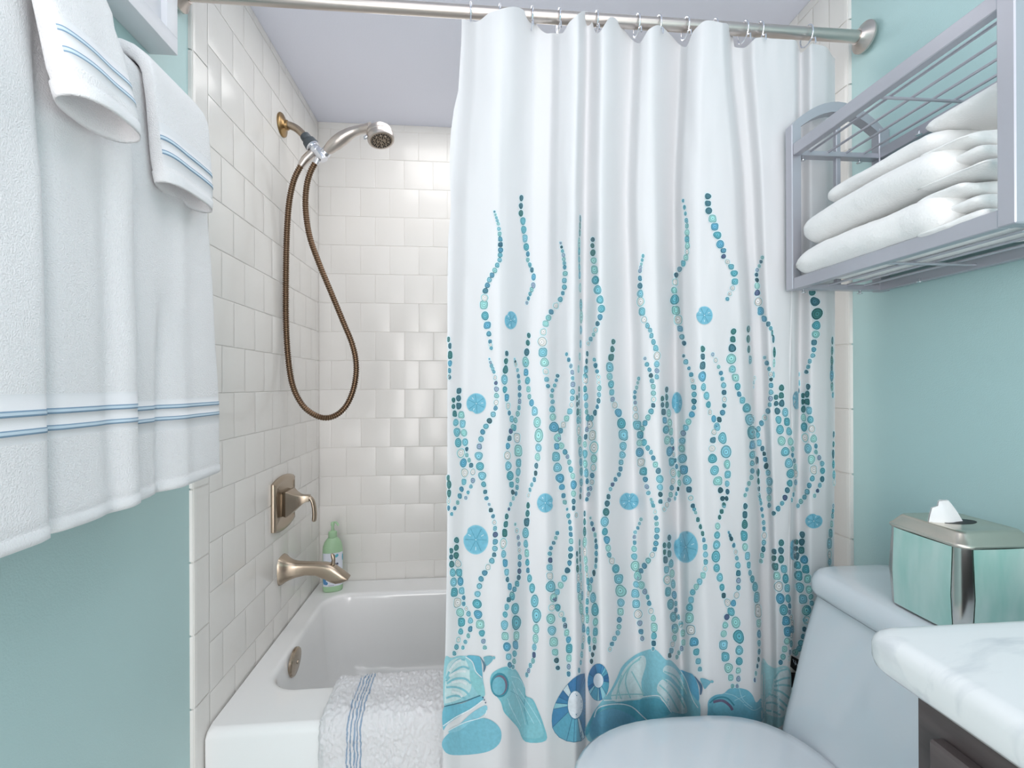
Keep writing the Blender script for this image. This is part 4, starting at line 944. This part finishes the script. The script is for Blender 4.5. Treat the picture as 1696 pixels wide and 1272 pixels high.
# folded towels
def folded(name, label, x0, x1, y0, y1, z0, z1, seed, flap=None, dz=None):
    """rounded fold of terry cloth: thick loop with its open layers at the near end"""
    mb = MB()
    def lump(xa, xb, ya, yb, za, zb2, ex=3.2, nseg=40, amp=.004, sd=0):
        # sweep along y of a rounded section, closing round the far end
        ny = 46; rings = []; hx, hz = (xb-xa)/2, (zb2-za)/2
        for j in range(ny+1):
            f = j/ny; y = yb+(ya-yb)*f
            dfar = (yb-y)/(hz*1.15); e = min(1, dfar); e = math.sqrt(max(0, 1-(1-e)**2))**.9
            dn = (y-ya)/(hz*1.0); e2 = min(1, dn); e2 = math.sqrt(max(0, 1-(1-e2)**2)); s_ = max(.02, min(e, .35+.65*e2))
            ring = []
            dzv = dz(y) if dz else 0
            for k in range(nseg):
                a = 2*PI*k/nseg; ca, sa = math.cos(a), math.sin(a)
                u = math.copysign(abs(ca)**(2/ex), ca); v = math.copysign(abs(sa)**(2/2.4), sa)
                hx_s = hx-(1-s_)*hz*.9
                x = (xa+xb)/2+u*hx_s; z = (za+zb2)/2+v*hz*s_
                w_ = amp*noise.noise(Vector((x*16, y*13, z*16+seed+sd)))+.0012*noise.noise(Vector((x*60, y*60, z*60+seed)))
                if v > 0: z += w_*1.3
                if u < 0: x += w_*1.2
                ring.append((x, y, max(z+dzv*(1 if v > 0 or z0 > 1.33 else 0), zb_+.0135)))
            rings.append(ring)
        mb.loft(rings, True, True, True)
    lump(x0, x1, y0, y1, z0, z1)
    if flap:
        n = flap; hh = (z1-z0)/n
        for k in range(n):
            lump(x0+.012+.008*(k % 2), x1-.006, y0-.045+.012*((k*7) % 3), y0+.05, z0+hh*k+.001, z0+hh*(k+1)-.001, ex=2.6, amp=.006, sd=k*3.1)
    o = mb.build(name, M['fluff'], sharp=None); return tag(o, label, 'towel', 'folded white towels on the lower shelf tier')
zs0 = zb_+.0135
folded('folded_towel', 'thick folded white towel at the bottom of the shelf stack', 1.227, 1.430, -1.215, -.903, zs0, zs0+.072, 1, 3, dz=lambda y: -.006*math.exp(-((y+.91)/.05)**2))
folded('folded_towel', 'thick folded white towel second from the bottom of the shelf stack', 1.232, 1.430, -1.215, -.916, zs0+.070, zs0+.139, 5, 3, dz=lambda y: -.008*math.exp(-((y+.93)/.06)**2)+.004*math.exp(-((y+1.12)/.06)**2))
folded('folded_towel', 'thinner folded white towel with a folded-back edge, third in the shelf stack', 1.258, 1.430, -1.175, -.958, zs0+.137, zs0+.176, 9, None, dz=lambda y: -.004*math.exp(-((y+.95)/.05)**2))
o = folded('folded_towel', 'small folded white towel on top of the shelf stack near the front post', 1.280, 1.430, -1.272, -1.140, zs0+.174, zs0+.205, 13, 2)
# ------------------------------------------------------------------ toilet
t = thing('toilet', (1.1, -1.14, 0), 'white one-piece toilet between the shower curtain and the marble vanity', 'toilet')
mb = MB(); XB = 1.447; YA, YB = -1.378, -.905
def tank(z, xf, ins, r, bow=.01):
    pts = rrect((xf+XB)/2, (YA+YB)/2, (XB-xf)/2, (YB-YA)/2-ins, r, 8)
    out = []
    for x, y in pts:
        k = 1-((y-(YA+YB)/2)/((YB-YA)/2))**2; out.append((x-(bow*k if x < (xf+XB)/2 else 0), min(x, 9) and y, z))
    return out
mb.loft([tank(.0, 1.15, .09, .06), tank(.25, 1.15, .06, .06), tank(.38, 1.170, .02, .05), tank(.42, 1.182, .008, .05), tank(.45, 1.194, .006, .045), tank(.48, 1.203, .006, .045), tank(.53, 1.217, .005, .044), tank(.60, 1.236, .004, .044), tank(.676, 1.262, .004, .044)], True, True, True)
# bowl
def bowl(z, xa, xb, hy, ex=2.5):
    out = []; cx = (xa+xb)/2; hx = (xb-xa)/2
    for k in range(48):
        a = 2*PI*k/48; ca, sa = math.cos(a), math.sin(a); e_ = 2/ex if ca < 0 else 2/3.6
        out.append((cx+hx*math.copysign(abs(ca)**e_, ca), -1.135+hy*math.copysign(abs(sa)**(2/2.5), sa), z))
    return out
mb.loft([bowl(0, .86, 1.3, .11), bowl(.02, .85, 1.3, .115), bowl(.15, .84, 1.3, .12), bowl(.28, .78, 1.3, .16), bowl(.37, .74, 1.3, .192), bowl(.405, .73, 1.3, .199), bowl(.418, .735, 1.29, .195)], True, True, True)
mb.build('body', M['porc'], t, sharp=60)
mb = MB()
def lid(z, i_, r): 
    return tank(z, 1.252+i_, i_-.006, r)
mb.loft([lid(.681, .006, .048), lid(.6825, .001, .052), lid(.690, -.001, .053), lid(.705, .000, .052), lid(.715, .004, .05), lid(.722, .011, .045), lid(.725, .020, .04), lid(.7255, .06, .03)], True, True, True)
ld = mb.build('tank_lid', M['porc'], t, sharp=60)
mb = MB(); mb.loft([tank(.6745, 1.266, .010, .04), tank(.683, 1.266, .010, .04)], True, False, False); mb.build('lid_seam', M['black'], t)
mb = MB(); mb.loft([bowl(.4195, .733, 1.19, .200), bowl(.4225, .729, 1.192, .204), bowl(.430, .729, 1.192, .204), bowl(.433, .735, 1.19, .199)], True, True, True); mb.build('seat', M['porc'], t, sharp=60)
mb = MB(); mb.loft([bowl(.4345, .733, 1.187, .199), bowl(.438, .728, 1.192, .205), bowl(.446, .728, 1.192, .205), bowl(.452, .735, 1.187, .198), bowl(.4555, .76, 1.165, .175), bowl(.457, .85, 1.08, .09)], True, True, True); mb.build('seat_cover', M['porc'], t, sharp=60)

# ------------------------------------------------------------------ tissue box cover
tx0, tx1, ty0, ty1 = 1.283, 1.412, -1.197, -1.067; zt0 = .7258
t = thing('tissue_box', ((tx0+tx1)/2, (ty0+ty1)/2, zt0), 'teal glass and silver tissue box cover standing on the toilet tank', 'tissue box')
cx, cy, hx_, hy_ = (tx0+tx1)/2, (ty0+ty1)/2, (tx1-tx0)/2, (ty1-ty0)/2
mb = MB(); rr_ = lambda z, d, r_: [(p[0], p[1], z) for p in rrect(cx, cy, hx_+d, hy_+d, r_, 6)]
mb.loft([rr_(zt0, -.004, .016), rr_(zt0+.003, -.002, .017), rr_(zt0+.06, .0012, .018), rr_(zt0+.133, -.002, .017)], True, True, True); mb.build('case', M['silver'], t, sharp=60)
mb = MB(); mb.loft([rr_(zt0+.1315, -.0005, .018), rr_(zt0+.134, .0012, .019), rr_(zt0+.1365, .0005, .019), rr_(zt0+.1375, -.0012, .018), rr_(zt0+.150, -.0105, .014), rr_(zt0+.1528, -.0135, .012), rr_(zt0+.1535, -.018, .01), rr_(zt0+.1525, -.022, .009)], True, True, True)
lidm = mb.build('lid', M['champ'], t, sharp=50)
mb = MB(); mb.loft([[(cx+.030*math.cos(a), cy+.014*math.sin(a), z) for a in [2*PI*k/28 for k in range(28)]] for z in (zt0+.1522, zt0+.1530)], True, True, True); mb.build('slot', M['black'], lidm)
for q, (nx_, ny_) in enumerate(((-1, 0), (0, -1), (1, 0), (0, 1))):
    mb = MB(); rings = []
    for z, d in ((zt0+.004, -.0012), (zt0+.06, .002), (zt0+.131, -.0008)):
        row = []
        for k in range(9):
            u = -1+2*k/8; w2 = (hy_ if nx_ else hx_)-.017; b_ = .0016*(1-u*u)
            row.append((cx+nx_*(hx_+d+b_), cy+u*w2, z) if nx_ else (cx+u*w2, cy+ny_*(hy_+d+b_), z))
        rings.append(row)
    mb.loft(rings, False); mb.build('glass_panel', M['glass'], t, sharp=None)
mb = MB()
pr = [(0, .868, .030, -.004), (.3, .885, .026, -.006), (.6, .905, .020, -.004), (1, .932, .010, 0)]
def sheet(pts_front, dy, dep):
    n = 7; A_ = []
    for i, ((lx, lz), (rx_, rz_)) in enumerate(pts_front):
        row = []
        for k in range(n+1):
            f = k/n; x = lx+(rx_-lx)*f; z = lz+(rz_-lz)*f; row.append((x, cy+dy+dep*math.sin(PI*f)*(1-i/6)+.0012*math.sin(f*9+i), z))
        A_.append(row)
    mb.loft(A_, False)
def tp_(px, py): q = at(px, py, Y=cy); return (q.x, q.z)
sheet([(tp_(1538, 866), tp_(1603, 878)), (tp_(1541.5, 853), tp_(1593.5, 862)), (tp_(1545, 841.5), tp_(1584, 847)), (tp_(1553.8, 838), tp_(1578, 838)), (tp_(1554.2, 830), tp_(1571, 828))], 0, -.006)
sheet([(tp_(1538, 866), tp_(1603, 878)), (tp_(1541.5, 853), tp_(1593.5, 862)), (tp_(1545, 841.5), tp_(1584, 847)), (tp_(1553.8, 838), tp_(1578, 838)), (tp_(1554.2, 830), tp_(1571, 828))], .002, .007)
o = mb.build('tissue', M['tissue'], None, sharp=None); tag(o, 'white tissue pulled up through the tissue box slot', 'tissue')

# ------------------------------------------------------------------ vanity
t = thing('vanity_cabinet', (1.2, -1.95, 0), 'dark espresso wood vanity cabinet under the marble countertop', 'cabinet')
mb = MB(); mb.rbox(.972, W+.004, -2.42, -1.428, .08, .8315, .002, 1); mb.rbox(1.0, W+.004, -2.40, -1.44, 0, .08, .002, 1); mb.build('body', M['wood'], t)
for y0, y1 in ((-1.905, -1.452), (-2.395, -1.925)):
    mb = MB(); mb.rbox(.958, .9715, y0, y1, .12, .80, .002, 1); d = mb.build('door', M['wood'], t)
    mb = MB(); ym = -1.915+(.05 if y0 > -1.91 else -.05); mb.tube([(.958, ym, .62), (.94, ym, .625), (.94, ym, .735), (.958, ym, .74)], .005, 10); mb.build('handle', M['nickel2'], d)
mb = MB(); x0, x1, y0, y1, z0, z1 = .944, W+.006, -2.46, -1.398, .832, .870
rings = []
for z, i_ in ((z0, .012), (z0+.002, .006), (z0+.007, .0015), (z0+.013, 0), (z1-.013, 0), (z1-.008, .0012), (z1-.004, .004), (z1-.0012, .0085), (z1, .014)):
    pts = rrect((x0+x1)/2, (y0+y1)/2, (x1-x0)/2, (y1-y0)/2-i_, .022, 8)
    rings.append([(x+(i_ if x < 1.1 else 0), y, z) for x, y in pts])
mb.loft(rings, True, True, True); o = mb.build('countertop', M['marble'], sharp=60)
tag(o, 'white veined marble countertop with rounded edge on the dark vanity', 'countertop')

# ------------------------------------------------------------------ light
def area(name, loc, rot, sx, sy, w, c=(1, 1, 1)):
    l = bpy.data.lights.new(name, 'AREA'); l.shape = 'RECTANGLE'; l.size = sx; l.size_y = sy; l.energy = w; l.color = c
    o = bpy.data.objects.new(name, l); col.objects.link(o); o.location = loc; o.rotation_euler = rot; return o
area('ceiling_lamp', (.72, -1.60, 2.085), (0, 0, 0), .9, .9, 2.8, (1, .97, .96))
area('left_fill_light', (.08, -2.95, 1.0), (math.radians(90), 0, math.radians(-24)), .8, 1.3, 14, (1, .975, .965))  # unseen light added behind left to bring out folds and lower parts
area('alcove_fill_light', (.66, -.42, 2.088), (0, 0, 0), .8, .5, 3.6, (1, .985, .975))  # added fill to brighten the dark tub alcove, not a fixture
w = bpy.data.worlds.new('world'); sc.world = w; w.use_nodes = True
bg = w.node_tree.nodes['Background']; bg.inputs[0].default_value = (1.0, .982, .992, 1); bg.inputs[1].default_value = 2.1
sc.view_settings.view_transform = 'Standard'; sc.view_settings.look = 'None'; sc.view_settings.exposure = 0.16; sc.view_settings.gamma = 1
sc.view_settings.use_curve_mapping = False
